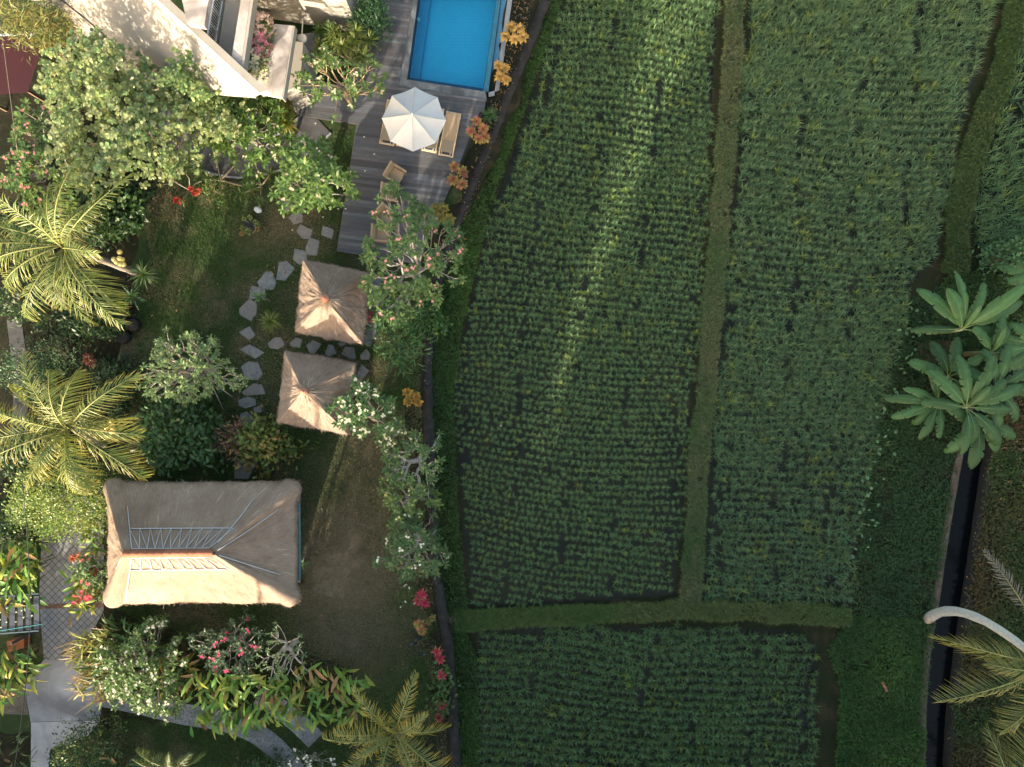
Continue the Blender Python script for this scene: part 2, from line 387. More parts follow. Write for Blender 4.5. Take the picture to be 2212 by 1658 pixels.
def frangipani(label, px, py, z, rx, ry, ntip, flower=None, leafcol=FR, bark=(.30,.28,.25), nfl=.3, nleaf=9, L=.34, W=.11, dome=.35, base=None, name='frangipani_tree', group=None, thick=.014, zbase=0, hole=0):
    "rx, ry in photo pixels at height z (crown top)"
    r=rs(); x,y,_=D(px,py,z); k=S*(H-z)/H; RX,RY=rx*k,ry*k
    bx,by=(x,y) if base is None else D(base[0],base[1],0)[:2]
    root=thing(name,label,'tree',(bx,by,zbase),group)
    q=np.sqrt(r.uniform(hole,1,ntip)); th=r.rand(ntip)*6.283; lob=1+.16*np.sin(3*th+r.rand()*6)+.10*np.sin(5*th+r.rand()*6)
    tips=np.stack([x+RX*q*np.cos(th)*lob, y+RY*q*np.sin(th)*lob, z-.15-dome*z*(q**2)*r.uniform(.5,1.1,ntip)-r.exponential(.18,ntip)],1)
    tr=MB(); skeleton(tr,r,tips,(bx,by,zbase),(bx*.6+x*.4,by*.6+y*.4,zbase+.32*(z-zbase)),thick,bark)
    part(root,'trunk',tr,BARK,True)
    fo=MB(); whorls(fo,r,tips,nleaf,L,W,leafcol,(.0,1.0),.8)
    part(root,'crown',fo,LEAF)
    if flower:
        m=r.rand(ntip)<nfl; fl=MB(); flowers(fl,r,tips[m]+np.array((0,0,.1)),.062,flower,5,4); part(root,'blossom',fl,LEAF)
    return root
def bush(label, px, py, z, rx, ry, nleaf, L, W, col, name='shrub', cat='shrub', flower=None, nfl=25, up=.35, clump=14, frad=.06, group=None, prof=(.1,.95,.8,.06), mat=None, rough=.22, stem=(.16,.12,.08), zbase=0, droop=0.0, col2=None, heads=4, zl=.15, whorl=0):
    r=rs(); x,y,_=D(px,py,z*.8); k=S*(H-z*.8)/H; RX,RY=rx*k,ry*k
    root=thing(name,label,cat,(x,y,zbase),group); nc=max(6,nleaf//clump)
    q=np.sqrt(r.rand(nc)); th=r.rand(nc)*6.283; ph=r.rand(4)*6.28
    lob=1+rough*np.sin(3*th+ph[0])*.6+rough*np.sin(7*th+ph[1])*.5
    hz=np.sqrt(np.clip(1-q**2,0,1)); zz=zbase+(z-zbase)*(zl+(1-zl)*hz*(r.rand(nc)**.45))*(1+.12*np.sin(th*2+q*5+ph[2]))
    if whorl: zz=zz*(.72+.5*vnoise(np.stack([RX*q*np.cos(th),RY*q*np.sin(th)],1)+40,1.1,5))
    cc=np.stack([x+RX*q*np.cos(th)*lob,y+RY*q*np.sin(th)*lob,zz],1)
    st=MB(); sub=cc[r.choice(nc,min(nc,26),replace=False)]; skeleton(st,r,sub,(x,y,zbase),(x,y,zbase+.22*(z-zbase)),.010,stem); part(root,'stem',st,BARK,True)
    N=nc*clump; P=np.repeat(cc,clump,0); out=unit(P-np.array((x,y,zbase+.3*(z-zbase)))); spread=math.sqrt(RX*RY)*.10+L*.5
    P=P+r.normal(size=(N,3))*spread*np.array((1,1,.6))
    P[:,2]=np.maximum(P[:,2],zbase+.05)
    d=unit(out*.7+rdir(r,N,up-droop)); nrm=unit(np.array((0,0,1.))+out*.5+r.normal(size=(N,3))*.45)
    c=jit(r,N,col,.35,.16)*np.repeat(r.uniform(.75,1.2,nc),clump)[:,None]
    if col2 is not None:
        m=np.repeat(r.rand(nc)<.35,clump); c[m]=jit(r,int(m.sum()),col2,.3,.1)
    fo=MB()
    if whorl:
        M=nc*3; T=np.repeat(cc,3,0)+r.normal(size=(M,3))*np.array((.22,.22,.10)); cw=np.repeat(jit(r,M,col,.3,.15),whorl,0)
        if col2 is not None:
            m=np.repeat(r.rand(M)<.4,whorl); cw[m]=jit(r,int(m.sum()),col2,.25,.1)
        K=M*whorl; az_=np.tile(np.arange(whorl)*2*math.pi/whorl,M)+np.repeat(r.rand(M)*6.28,whorl)+r.normal(size=K)*.3; l_=L*r.uniform(.6,1.15,K)
        straps(fo,np.repeat(T,whorl,0)+r.normal(size=(K,3))*np.array((.03,.03,.05)),az_,l_,W*l_/L,r.uniform(-.2,.75,K),r.uniform(.3,1.2,K),cw*r.uniform(.8,1.15,(K,1)),cw*1.05,4,prof,.10)
    else: leaves(fo,P,d,nrm,L*r.uniform(.6,1.15,N),W*r.uniform(.7,1.1,N),c,4,.2,prof)
    part(root,'foliage',fo,mat or LEAF)
    if flower:
        i=r.choice(nc,min(nc,nfl),replace=False); fl=MB(); flowers(fl,r,cc[i]+out.reshape(nc,clump,3)[i,0]*.12+np.array((0,0,.12)),frad,flower,5,heads); part(root,'blossom',fl,LEAF)
    return root
def frond_mesh(r, hub, az, L, el, droop, lw, c0, c1, nl=54, hang=.5, broken=0, lean=0.0, tw=0.0):
    mb=MB(); SS=14; s=np.linspace(0,1,SS); e=el-droop*s**1.3; ds=L/(SS-1)
    a=az+lean*s**2
    P=np.zeros((SS,3)); P[0]=hub
    for i in range(1,SS):
        em=(e[i]+e[i-1])/2; P[i]=P[i-1]+ds*np.array((math.cos(em)*math.cos(a[i]),math.cos(em)*math.sin(a[i]),math.sin(em)))
    mb.tube(P,np.linspace(.045,.008,SS),5,np.array((.30,.30,.10))[None]*np.linspace(1,.8,SS)[:,None],False)
    T=np.gradient(P,axis=0); T=unit(T)
    for sgn in (-1,1):
        u=np.linspace(.13,.995,nl)+r.normal(size=nl)*.004
        if broken: u=u[r.rand(nl)>broken]
        N=len(u); f=u*(SS-1); i0=np.clip(f.astype(int),0,SS-2); w=(f-i0)[:,None]
        B=P[i0]*(1-w)+P[i0+1]*w; t=unit(T[i0]*(1-w)+T[i0+1]*w)
        sd=unit(np.cross(t,np.array((0,0,1.))))*sgn; up=np.cross(sd,t)*sgn; up=unit(up); up[up[:,2]<0]*=-1; tv=(tw*(.3+.7*u))[:,None]*sgn; sd,up=sd*np.cos(tv)+up*np.sin(tv),up*np.cos(tv)-sd*np.sin(tv)
        ll=lw*np.sin(np.pi*(u*.80+.14))**.8*r.uniform(.7,1.12,N); sw=.5+.75*u
        d0=unit(sd+t*sw[:,None]+up*.25+r.normal(size=(N,3))*.13)
        Q=4; ss=np.linspace(0,1,Q)
        g=np.zeros((N,Q,3)); g[:,:,2]=-(ss**1.8)[None,:]*(ll*hang*r.uniform(.5,1.4,N))[:,None]
        PP=B[:,None]+d0[:,None]*(ss[None,:,None]*ll[:,None,None])+g
        wid=.0175*np.array((.6,1.,.75,.1)); ws=unit(np.cross(d0,up)+r.normal(size=(N,3))*.25)
        cc=jit(r,N,c0,.2,.1)[:,None]*(1-ss**2)[None,:,None]+jit(r,N,c1,.25,.1)[:,None]*(ss**2)[None,:,None]
        mb.ribbon(PP,ws[:,None]*wid[None,:,None],cc)
    return mb
def palm(label, hubpx, z, basepx, fronds, c0=(.16,.20,.045), c1=(.34,.28,.07), trunk_r=.13, nuts=None, lw=.88, trunkcol=(.22,.19,.16), mid=None, zbase=0, group=None):
    "fronds: (azimuth deg in the photo (0 right, 90 up), length px, start elevation deg, droop deg[, lean])"
    r=rs(); hub=np.array(D(*hubpx,z)); b=np.array(D(*basepx,zbase)); root=thing('coconut_palm',label,'palm tree',tuple(b),group)
    t=MB(); n=12; s=np.linspace(0,1,n)[:,None]
    m=(b+hub)/2+np.array((0,0,.2)) if mid is None else np.array(mid)
    P=(1-s)**2*b+2*s*(1-s)*m+s**2*(hub-np.array((0,0,.15)))
    t.tube(P,np.linspace(trunk_r*1.4,trunk_r*.85,n)*(1+.07*np.sin(np.arange(n)*2.4)),9,trunkcol); part(root,'trunk',t,BARK,True)
    k=S*(H-z)/H
    for f in fronds:
        mb=frond_mesh(r,hub+r.normal(size=3)*.06,R(f[0]+r.normal()*6),f[1]*k*1.14*r.uniform(.9,1.1),R(f[2]+r.normal()*9),R(f[3]+r.normal()*14),lw*r.uniform(.85,1.1),c0,c1,hang=r.uniform(.4,1.5),broken=.12,tw=r.normal()*.75,lean=(R(f[4]) if len(f)>4 else 0))
        part(root,'frond',mb,LEAF)
    if nuts:
        nx=np.array(D(nuts[0],nuts[1],z-.5))
        for i in range(9):
            q=nx+r.normal(size=3)*np.array((.14,.14,.10)); part(root,'coconut',MB().ball(q,.11,(.50,.36,.12),8,6,1.15),SATIN,True)
    return root
def banana_leaf(r, base, az, L, W, el, droop, torn=.3, col=(.07,.16,.045)):
    mb=MB(); SS=26; s=np.linspace(0,1,SS); e=el-droop*s; ds=L/(SS-1); P=np.zeros((SS,3)); P[0]=base
    for i in range(1,SS):
        em=(e[i]+e[i-1])/2; P[i]=P[i-1]+ds*np.array((math.cos(em)*math.cos(az),math.cos(em)*math.sin(az),math.sin(em)))
    mb.tube(P,np.linspace(.026,.006,SS),5,(.22,.29,.12),False)
    w=W/2*np.clip(np.sin(np.pi*np.clip((s-.14)/.86,0,1))**.45,0,1)
    sd=np.array((-math.sin(az),math.cos(az),0)); up=np.stack([-np.sin(e)*math.cos(az),-np.sin(e)*math.sin(az),np.cos(e)],1)
    t=np.gradient(P,axis=0); t=unit(t)
    for sg in (-1,1):
        sag=r.uniform(.05,.35)
        i=3
        while i<SS-1:
            n=r.randint(1,4) if r.rand()<torn else r.randint(3,9); j=min(SS-1,i+n)
            idx=np.arange(i,j+1); inset=.12*r.rand()*(r.rand()<torn); ext=r.uniform(.82,1.05); sk=r.normal()*.03
            A=P[idx]+up[idx]*.012; m_=P[idx]+sd*sg*(w[idx]*.55*ext)[:,None]+up[idx]*(w[idx]*.12)[:,None]
            B=P[idx]+sd*sg*(w[idx]*ext)[:,None]-up[idx]*(w[idx]*sag)[:,None]+t[idx]*(.05+sk)
            if len(idx)>2 and torn>.2: B[0]+=t[idx[0]]*.05*torn*2; B[-1]-=t[idx[-1]]*.05*torn*2
            n_=len(idx); V=np.concatenate([A,m_,B]); tt=[]
            for q in range(n_-1):
                for o in (0,n_):
                    tt += [(o+q,o+q+1,o+n_+q),(o+q+1,o+n_+q+1,o+n_+q)]
            k=r.uniform(.85,1.15); c=np.concatenate([np.tile(np.array(col)*1.25*k,(n_,1)),np.tile(np.array(col)*k,(n_,1)),np.tile(np.array(col)*k*np.array((1.15,1.05,.9)),(n_,1))])
            mb.add(V,tt,c); i=j
    return mb
def banana(label, px, py, z, basez, fl, zb=-.6):
    r=rs(); x,y,_=D(px,py,z); root=thing('banana_plant',label,'banana plant',(x,y,zb),'banana plants on the far bank')
    t=MB(); t.tube([(x,y,zb),(x+.03,y,zb+.6*(z-zb)),(x,y,z)],[.13,.11,.07],9,np.array([(.20,.17,.08),(.24,.25,.12),(.30,.34,.18)])); part(root,'stem',t,BARK,True)
    k=S*(H-z)/H
    for f in fl:
        f=(f[0]+r.normal()*5,f[1]*r.uniform(1.0,1.18),f[2]*1.22,f[3],f[4]+r.uniform(0,28))+tuple(f[5:])
        col=np.array((.045,.105,.036))*r.uniform(.7,1.3)
        part(root,'leaf',banana_leaf(r,np.array((x,y,z-.1)),R(f[0]),f[1]*k*1.08,f[2]*k,R(f[3]),R(f[4]),f[5] if len(f)>5 else .3,col),GLOSSY,True)
    return root
def rosette(mb, r, c, n, L, W, c_in, c_out, el=(.15,1.3), prof='spoon', droop=.5):
    i=np.arange(n); az=i*2.39996+r.rand()*6; u=i/(n-1.0); e=el[0]+(el[1]-el[0])*u; LL=L*(1-.5*u)*r.uniform(.85,1.1,n)
    c0=np.array(c_in)[None]*u[:,None]+np.array(c_out)[None]*(1-u[:,None])
    k_=r.rand(n); c0[k_<.22]=np.array(c_in)*.5+np.array((.10,.13,.03)); c0[(k_>.22)&(k_<.42)]=np.array(c_in)*1.1; c0=c0*r.uniform(.7,1.25,(n,1)); straps(mb,np.tile(np.array(c),(n,1)),az,LL,W*LL/L,e,droop,c0*.75,c0*np.array((1.1,1.0,.9)),5,prof,.12)
def croton(label, heads, z, c_in, c_out, L=.30, W=.11, n=22, name='croton_plant', prof='spoon', group='coloured foliage plants in the beds', cat='croton', zb=0):
    r=rs(); P=np.array([D(h[0],h[1],z*r.uniform(.85,1.05)) for h in heads]); m=P.mean(0)
    root=thing(name,label,cat,(m[0],m[1],zb),group); st=MB()
    for i,p in enumerate(P):
        st.tube([(m[0],m[1],zb),((m[0]+p[0])/2,(m[1]+p[1])/2,zb+(p[2]-zb)*.6),p],[.03,.022,.016],5,(.2,.17,.12),False)
    part(root,'stem',st,BARK,True)
    for i,p in enumerate(P):
        mb=MB(); k=heads[i][2] if len(heads[i])>2 else 1
        ci=np.array(c_in)*r.uniform(.8,1.15); co=np.array(c_out)*r.uniform(.8,1.15)
        rosette(mb,r,p,n,L*k,W*k,ci,co,(-.2,1.25),prof); part(root,'leaf_rosette',mb,GLOSSY)
    return root
def spiky(label, px, py, z, L, n, col, W=.05, name='dracaena', cat='dracaena', heads=1, spread=0, tipcol=None, zb=0, group=None, droop=1.0):
    r=rs(); x,y,_=D(px,py,z); root=thing(name,label,cat,(x,y,zb),group); st=MB(); fo=MB()
    for h in range(heads):
        hx,hy=(x,y) if heads==1 else (x+r.normal()*spread,y+r.normal()*spread*.8); hz=z*r.uniform(.75,1.0)
        st.tube([(x,y,zb),((x+hx)/2,(y+hy)/2,zb+.5*(hz-zb)),(hx,hy,hz)],[.05,.04,.03],6,(.22,.18,.13),False)
        e=r.uniform(-.3,1.4,n); c=jit(r,n,col,.3,.15); c1=c*1.1 if tipcol is None else jit(r,n,tipcol,.25,.1)
        straps(fo,np.tile(np.array((hx,hy,hz)),(n,1)),r.rand(n)*6.283,L*r.uniform(.7,1.15,n),W,e,droop*r.uniform(.5,1.4,n),c,c1,5,'lance',.2)
    part(root,'stem',st,BARK,True); part(root,'foliage',fo,LEAF); return root
def heliconia(label, pts, nl, z, L, W, col, lean=None, tip=None, name='ginger_clump', cat='ginger', dry=.12, bract=None, spread=1.0, group=None, flowerstalk=None):
    "clump of tall stems with broad strap leaves; pts polygon of photo points"
    r=rs(); poly=np.array([D(p[0],p[1],z*.7)[:2] for p in pts]); b=scatter(poly,nl,r); m=poly.mean(0)
    root=thing(name,label,cat,(m[0],m[1],0),group)
    zz=z*r.uniform(.55,1.0,nl); st=MB(); k=max(1,nl//4)
    for i in range(0,nl,4): st.tube([(b[i,0]*.8+m[0]*.2,b[i,1]*.8+m[1]*.2,0),(b[i,0],b[i,1],zz[i])],[.022,.012],4,(.10,.13,.04),False)
    part(root,'stem',st,BARK)
    out=b-m; az=np.arctan2(out[:,1],out[:,0])+r.normal(size=nl)*.8*spread
    if lean is not None:
        az=R(lean)+r.normal(size=nl)*.75*spread
    base=np.concatenate([b,zz[:,None]],1); c=jit(r,nl,col,.3,.2); d=r.rand(nl)<dry; c[d]=jit(r,int(d.sum()),(.26,.15,.07),.3,.1)
    c1=c if tip is None else np.where(r.rand(nl,1)<.35,jit(r,nl,tip,.2,.1),c)
    fo=MB(); straps(fo,base,az,L*r.uniform(.6,1.15,nl),W*r.uniform(.7,1.15,nl),r.uniform(-.1,1.2,nl),r.uniform(.5,1.5,nl),c,c1,7,'lance',.16,twist=r.normal(size=nl)*.5)
    part(root,'foliage',fo,GLOSSY)
    if bract:
        i=r.choice(nl,bract[1],replace=False); 
        for q in base[i]+np.array((0,0,.25)): fl=MB(); flowers(fl,r,q[None],.12,bract[0],6,5); part(root,'flower_head',fl,LEAF)
    if flowerstalk:
        n=flowerstalk; q=base[r.choice(nl,n)]; fl=MB(); straps(fl,q,R(lean if lean else 180)+r.normal(size=n)*.35,L*r.uniform(.9,1.5,n),.05,r.uniform(.1,.9,n),.5,(.30,.26,.08),(.55,.36,.22),5,'lance',.3); part(root,'flower_head',fl,LEAF)
    return root
def pip(poly,p):
    x,y=p[:,0],p[:,1]; ins=np.zeros(len(p),bool); n=len(poly); j=n-1
    for i in range(n):
        xi,yi=poly[i][:2]; xj,yj=poly[j][:2]
        c=((yi>y)!=(yj>y))&(x<(xj-xi)*(y-yi)/(yj-yi+1e-12)+xi); ins^=c; j=i
    return ins
def scatter(poly,n,r):
    poly=np.asarray(poly)[:,:2]; lo,hi=poly.min(0),poly.max(0); out=np.zeros((0,2))
    while len(out)<n:
        q=lo+r.rand(max(n,64)*2,2)*(hi-lo); out=np.concatenate([out,q[pip(poly,q)]])
    return out[:n]
def area(poly):
    p=np.asarray(poly)[:,:2]; q=np.roll(p,-1,0); return abs((p[:,0]*q[:,1]-q[:,0]*p[:,1]).sum())/2
def vnoise(p,sc_,seed=0):
    "cheap smooth value noise in 0..1 on (N,2) points"
    rr=np.random.RandomState(seed); G=rr.rand(64,64); q=p*sc_; i=np.floor(q).astype(int); f=q-i; f=f*f*(3-2*f)
    g=lambda a,b:G[a%64,b%64]
    return (g(i[:,0],i[:,1])*(1-f[:,0])+g(i[:,0]+1,i[:,1])*f[:,0])*(1-f[:,1])+(g(i[:,0],i[:,1]+1)*(1-f[:,0])+g(i[:,0]+1,i[:,1]+1)*f[:,0])*f[:,1]
# ================================================================== SETTING
struct('ground', MB().add([(-160,-160,-2.2),(160,-160,-2.2),(160,160,-2.2),(-160,160,-2.2)],[(0,1,2),(0,2,3)]), BANK)
ZP=-.8                                                     # paddy level below the lawn
WALL=[(1240,-500),(1178,0),(1120,150),(1044,340),(990,470),(944,600),(926,700),(921,800),(925,950),(932,1100),(938,1230),(955,1330),(970,1420),(978,1540),(984,1658),(1000,2600)]
POOLHOLE=[(903,-45),(874,175),(1042,200),(1071,190),(1103,-45)]
def holed(mb, outer, hole, z0, z1):
    loops=[[Vector((p[0],p[1],0)) for p in outer],[Vector((p[0],p[1],0)) for p in hole]]
    flat=loops[0]+loops[1]; t=tessellate_polygon(loops); tt=[]
    for a,b,c in t:
        A,B,Cc=flat[a],flat[b],flat[c]
        tt.append((a,b,c) if (B-A).cross(Cc-A).z>0 else (a,c,b))
    mb.add([(p.x,p.y,z1) for p in flat],tt)
    for lp in loops:
        for i in range(len(lp)):
            a,b=lp[i],lp[(i+1)%len(lp)]; mb.add([(a.x,a.y,z0),(b.x,b.y,z0),(b.x,b.y,z1),(a.x,a.y,z1)],[(0,1,2),(0,2,3)])
gpoly=[(-120,D(0,-500)[1]+60)]+[(D(*WALL[0])[0],D(0,-500)[1]+60)]+[D(x-6,y)[:2] for x,y in WALL]+[(-120,D(*WALL[-1])[1])]
mb=MB(); holed(mb,gpoly,[D(*p,.1)[:2] for p in POOLHOLE],-2.2,0); struct('lawn',mb,LAWN)
CANL=[(2420,560),(2260,650),(2160,770),(2103,880),(2075,1020),(2052,1150),(2030,1300),(2012,1400),(2004,1500),(2000,1658),(1990,2600)]
CANR=[(2480,620),(2330,695),(2222,808),(2155,905),(2131,1020),(2112,1150),(2093,1270),(2075,1400),(2055,1550),(2049,1658),(2040,2600)]
mb=MB(); mb.prism([D(x+4,y,ZP)[:2] for x,y in WALL]+[D(x,y,ZP)[:2] for x,y in CANL[::-1]]+[(80,12),(80,60),(10,60)],-2.2,ZP); struct('paddy_terrain',mb,BANK)
mb=MB(); mb.prism([D(x,y,ZP)[:2] for x,y in CANR]+[(110,-60),(110,20)],-2.2,-.7); struct('far_bank',mb,m_soil('bank_litter',[(.010,.018,.006),(.032,.022,.012),(.10,.068,.04)],1.3))
mb=MB(); mb.prism([D(x,y,ZP)[:2] for x,y in CANL]+[D(x,y,ZP)[:2] for x,y in CANR[::-1]],-2.1,-1.2); struct('canal_water',mb,CANALWATER)
def strip_walls(mb, line, w, z0, z1, r, seg=1.0, zj=.02, wj=.04):
    "a low wall along a polyline of photo points, slightly irregular"
    P=np.array([D(x,y,z1)[:2] for x,y in line]); d=np.concatenate([[0],np.cumsum(np.linalg.norm(np.diff(P,axis=0),axis=1))])
    n=max(2,int(d[-1]/seg)); t=np.linspace(0,d[-1],n); Q=np.stack([np.interp(t,d,P[:,0]),np.interp(t,d,P[:,1])],1)
    T=unit(np.gradient(Q,axis=0)); N=np.stack([-T[:,1],T[:,0]],1); w1=w/2*(1+wj*10*r.normal(size=n)*.2); w2=w/2*(1+wj*10*r.normal(size=n)*.2); zt=z1+r.normal(size=n)*zj
    A=Q+N*w1[:,None]; B=Q-N*w2[:,None]; V=np.concatenate([np.c_[A,np.full(n,z0)],np.c_[A,zt],np.c_[B,zt],np.c_[B,np.full(n,z0)]]); tt=[]
    for i in range(n-1):
        for k in range(3):
            a=k*n+i; b=(k+1)*n+i; tt += [(a,b,a+1),(a+1,b,b+1)]
    mb.add(V,tt,(1,1,1))
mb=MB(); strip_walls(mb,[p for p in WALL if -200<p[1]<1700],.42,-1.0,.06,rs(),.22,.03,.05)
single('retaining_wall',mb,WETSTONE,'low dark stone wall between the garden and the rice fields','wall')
mb=MB(); strip_walls(mb,[(x-8,y) for x,y in CANL[2:]],.30,-2.1,-.68,rs(),.6,.012,.02); single('canal_wall',mb,CANALWALL,'narrow brown concrete wall along the canal on its field side','wall')
mb=MB(); strip_walls(mb,[(x+7,y) for x,y in CANR[2:]],.26,-2.1,-.62,rs(),.5,.04,.05); single('canal_wall',mb,m_concrete('mossy_bank_stone',(.006,.006,.004),(.013,.012,.009),(.045,.038,.028),2.5),'rough crumbling stone wall along the canal under the palms','wall')
# paddies: mud sheet, then the rice
PAD1=[(1240,-60),(1555,-60),(1532,300),(1512,640),(1484,1000),(1458,1285),(1022,1318),(1000,1150),(984,850),(1006,700),(1065,450),(1135,250)]
PAD2=[(1622,-60),(2150,-60),(2122,120),(2062,330),(2022,560),(1965,620),(1905,850),(1862,1060),(1838,1304),(1520,1306),(1530,1000),(1560,640),(1600,300)]
PAD3=[(1030,1362),(1200,1350),(1720,1362),(1768,1400),(1745,1900),(1048,1900)]
PAD4=[(2330,-60),(2212,60),(2150,250),(2108,450),(2112,575),(2170,590),(2330,480)]
for nm,p in (('paddy_mud',PAD1),('paddy_mud',PAD2),('paddy_mud',PAD3),('paddy_mud',PAD4)):
    mb=MB(); mb.prism([D(x,y,ZP)[:2] for x,y in p],ZP+.006,ZP+.006); struct(nm,mb,MUD)
BUNDS=[[(1588,-60),(1583,120),(1570,300),(1548,560),(1530,800),(1510,1000),(1497,1200),(1490,1300)],[(985,1342),(1200,1330),(1480,1318),(1620,1322),(1720,1327),(1835,1332)],[(2215,-60),(2165,150),(2095,350),(2070,450),(2062,590)]]
bw=[.62,.55,.8]
def strip_poly(line,w,z):
    P=np.array([D(x,y,z)[:2] for x,y in line]); T=unit(np.gradient(P,axis=0)); N=np.stack([-T[:,1],T[:,0]],1)
    t=np.linspace(0,len(P)-1,len(P)*14); f=lambda A:np.stack([np.interp(t,np.arange(len(P)),A[:,k]) for k in (0,1)],1)
    Q,M=f(P),f(N); e=lambda s:(w/2*(1+.5*(vnoise(Q+60,1.3,s)-.5)))[:,None]
    return [tuple(q) for q in Q+M*e(31)]+[tuple(q) for q in (Q-M*e(32))[::-1]]
for i,b in enumerate(BUNDS):
    mb=MB(); poly=strip_poly(b,bw[i],-.62); mb.prism(poly,ZP,-.62+.004*i); struct('field_bund',mb,BUND)
VERGE=[(1190,-60),(1235,-60),(1130,250),(1058,450),(1000,700),(978,850),(992,1150),(1012,1320),(1000,1345),(1030,1420),(1040,1760),(992,1760),(985,1560),(978,1420),(960,1330),(944,1220),(938,1080),(930,900),(930,760),(945,640),(990,500),(1050,360),(1126,170)]
mb=MB(); mb.prism([D(x,y,ZP)[:2] for x,y in VERGE],ZP,ZP+.12); struct('field_verge',mb,BUND)

# grass, weeds and crop that nobody could count
def blades(mb, r, P, z, n, L, W, col, el=(.5,1.4), droop=.9, SS=3, tip=None):
    N=len(P)*n; b=np.repeat(np.c_[P,np.broadcast_to(z,(len(P),))],n,0); b[:,:2]+=r.normal(size=(N,2))*.02
    c=jit(r,N,col,.35,.16) if np.ndim(col)==1 else np.repeat(col,n,0)*r.uniform(.75,1.25,(N,1))
    LL=np.repeat(np.broadcast_to(L,(len(P),)),n)*r.uniform(.6,1.15,N)
    straps(mb,b,r.rand(N)*6.283,LL,W,r.uniform(el[0],el[1],N),droop*r.uniform(.4,1.4,N),c,c*1.12 if tip is None else tip,SS,'blade' if SS>2 else (1,.1))
def rice(label, poly, ang, sp_r, sp_p, n, L, W, col, drop=.0, seed=3, warp=.5, Lvar=None, el=(.55,1.5), lane=2.6):
    r=rs(); pw=np.array([D(x,y,ZP)[:2] for x,y in poly]); lo,hi=pw.min(0)-2,pw.max(0)+2; lo[1]=max(lo[1],-20.5); hi[1]=min(hi[1],19.5)
    cx,cy=(lo+hi)/2; Rr=np.linalg.norm(hi-lo)/2+1; u,v=np.meshgrid(np.arange(-Rr,Rr,sp_p),np.arange(-Rr,Rr,sp_r))
    off=r.rand(v.shape[0],1)*sp_p; u=u+off; lane_=np.mod(u+vnoise(np.stack([v.ravel(),v.ravel()*0],1)+50,.3,seed).reshape(v.shape)*.5,lane); keep=((lane_>.13)|(r.rand(*lane_.shape)<.4)).ravel(); u=u.ravel()+r.normal(size=u.size)*sp_p*.12; v=v.ravel()+r.normal(size=v.size)*sp_r*.08
    p0=np.stack([u,v],1)+50; v=v+warp*(vnoise(p0,.16,seed)-.5)*2+.25*(vnoise(p0,.5,seed+1)-.5); u=u+.5*(vnoise(p0,.2,seed+2)-.5)
    ca,sa=math.cos(ang),math.sin(ang); P=np.stack([cx+u*ca-v*sa,cy+u*sa+v*ca],1)
    P=P[keep]
    Pj=P+np.stack([vnoise(P+70,.45,seed+60)-.5,vnoise(P+70,.45,seed+61)-.5],1)*.7; P=P[pip(pw,Pj)&(P[:,1]>lo[1])&(P[:,1]<hi[1])]
    nz=vnoise(P+80,.55,seed+5)*.6+vnoise(P+80,1.7,seed+6)*.4; P=P[(nz>drop)|(r.rand(len(P))<.45)]
    k=.85+.3*vnoise(P+90,.4,seed+8); Lk=L*k*r.uniform(.85,1.1,len(P))
    if Lvar: Lk=Lk*Lvar(P)
    c=jit(r,len(P),col,.18,.08); y=r.rand(len(P))<.05; c[y]*=np.array((1.5,1.25,.8))
    mb=MB(); blades(mb,r,P,ZP,n,Lk,W,c,el,.7)
    struct('rice_crop',mb,GRASS,'stuff',label=label,cat='rice')
RC=(.115,.195,.085)
rice('young rice in wide spaced rows on wet mud beside the garden wall',PAD1,R(-6),.335,.275,28,.25,.029,RC,.10,3,.45,lambda P:.92+.022*np.clip(P[:,1]+4,0,22)+.012*np.clip(P[:,0]+3,0,10))
rice('tall dense green rice in the field between the two grassy bunds',PAD2,R(-4),.345,.285,30,.40,.030,(.118,.196,.098),.04,13,.4,lambda P:.82+.016*np.clip(P[:,1]+12,0,30),el=(.75,1.5))
rice('green rice in the lowest field beyond the cross bund',PAD3,R(-4),.385,.275,30,.38,.030,(.105,.186,.080),.04,23,.3,el=(.72,1.5))
rice('tall rice in the corner field beside the ditch',PAD4,R(20),.40,.34,20,.66,.040,(.100,.180,.085),.12,33,.4,el=(.9,1.5))
def weeds(name,label,cat,polyw,z,n,L,W,col,col2=None,leafy=True,seed=0,blade=0,patch=.5):
    r=rs(); P=scatter(polyw,n,r); k=vnoise(P+60,.9,seed+40)*.5+vnoise(P+60,2.6,seed+41)*.5
    P=P[(k>patch*.72)|(r.rand(n)<.3)]; n=len(P); k=vnoise(P+60,.5,seed+42); mb=MB()
    c=jit(r,n,col,.4,.2); 
    if col2 is not None: c=c*(1-k[:,None])+jit(r,n,col2,.4,.2)*k[:,None]
    if leafy:
        zz=np.broadcast_to(z,(n,))+.04+.16*r.rand(n)*k; leaves(mb,np.c_[P,zz],rdir(r,n,.25),unit(np.array((0,0,1.))+r.normal(size=(n,3))*.45),L*r.uniform(.5,1.3,n),W*r.uniform(.6,1.2,n),c,4,.2)
    if blade:
        i=r.choice(n,int(n*blade)); blades(mb,r,P[i],z,3,L*1.6,.018,c[i],(.4,1.4),.8)
    struct(name,mb,GRASS,'stuff',label=label,cat=cat)
weeds('weeds','bright green creeping weeds along the foot of the stone wall','weeds',[D(x,y,ZP) for x,y in VERGE if -70<y<1800],ZP+.12,26000,.13,.06,(.055,.115,.025),(.032,.07,.022),True,1,.25,.45)
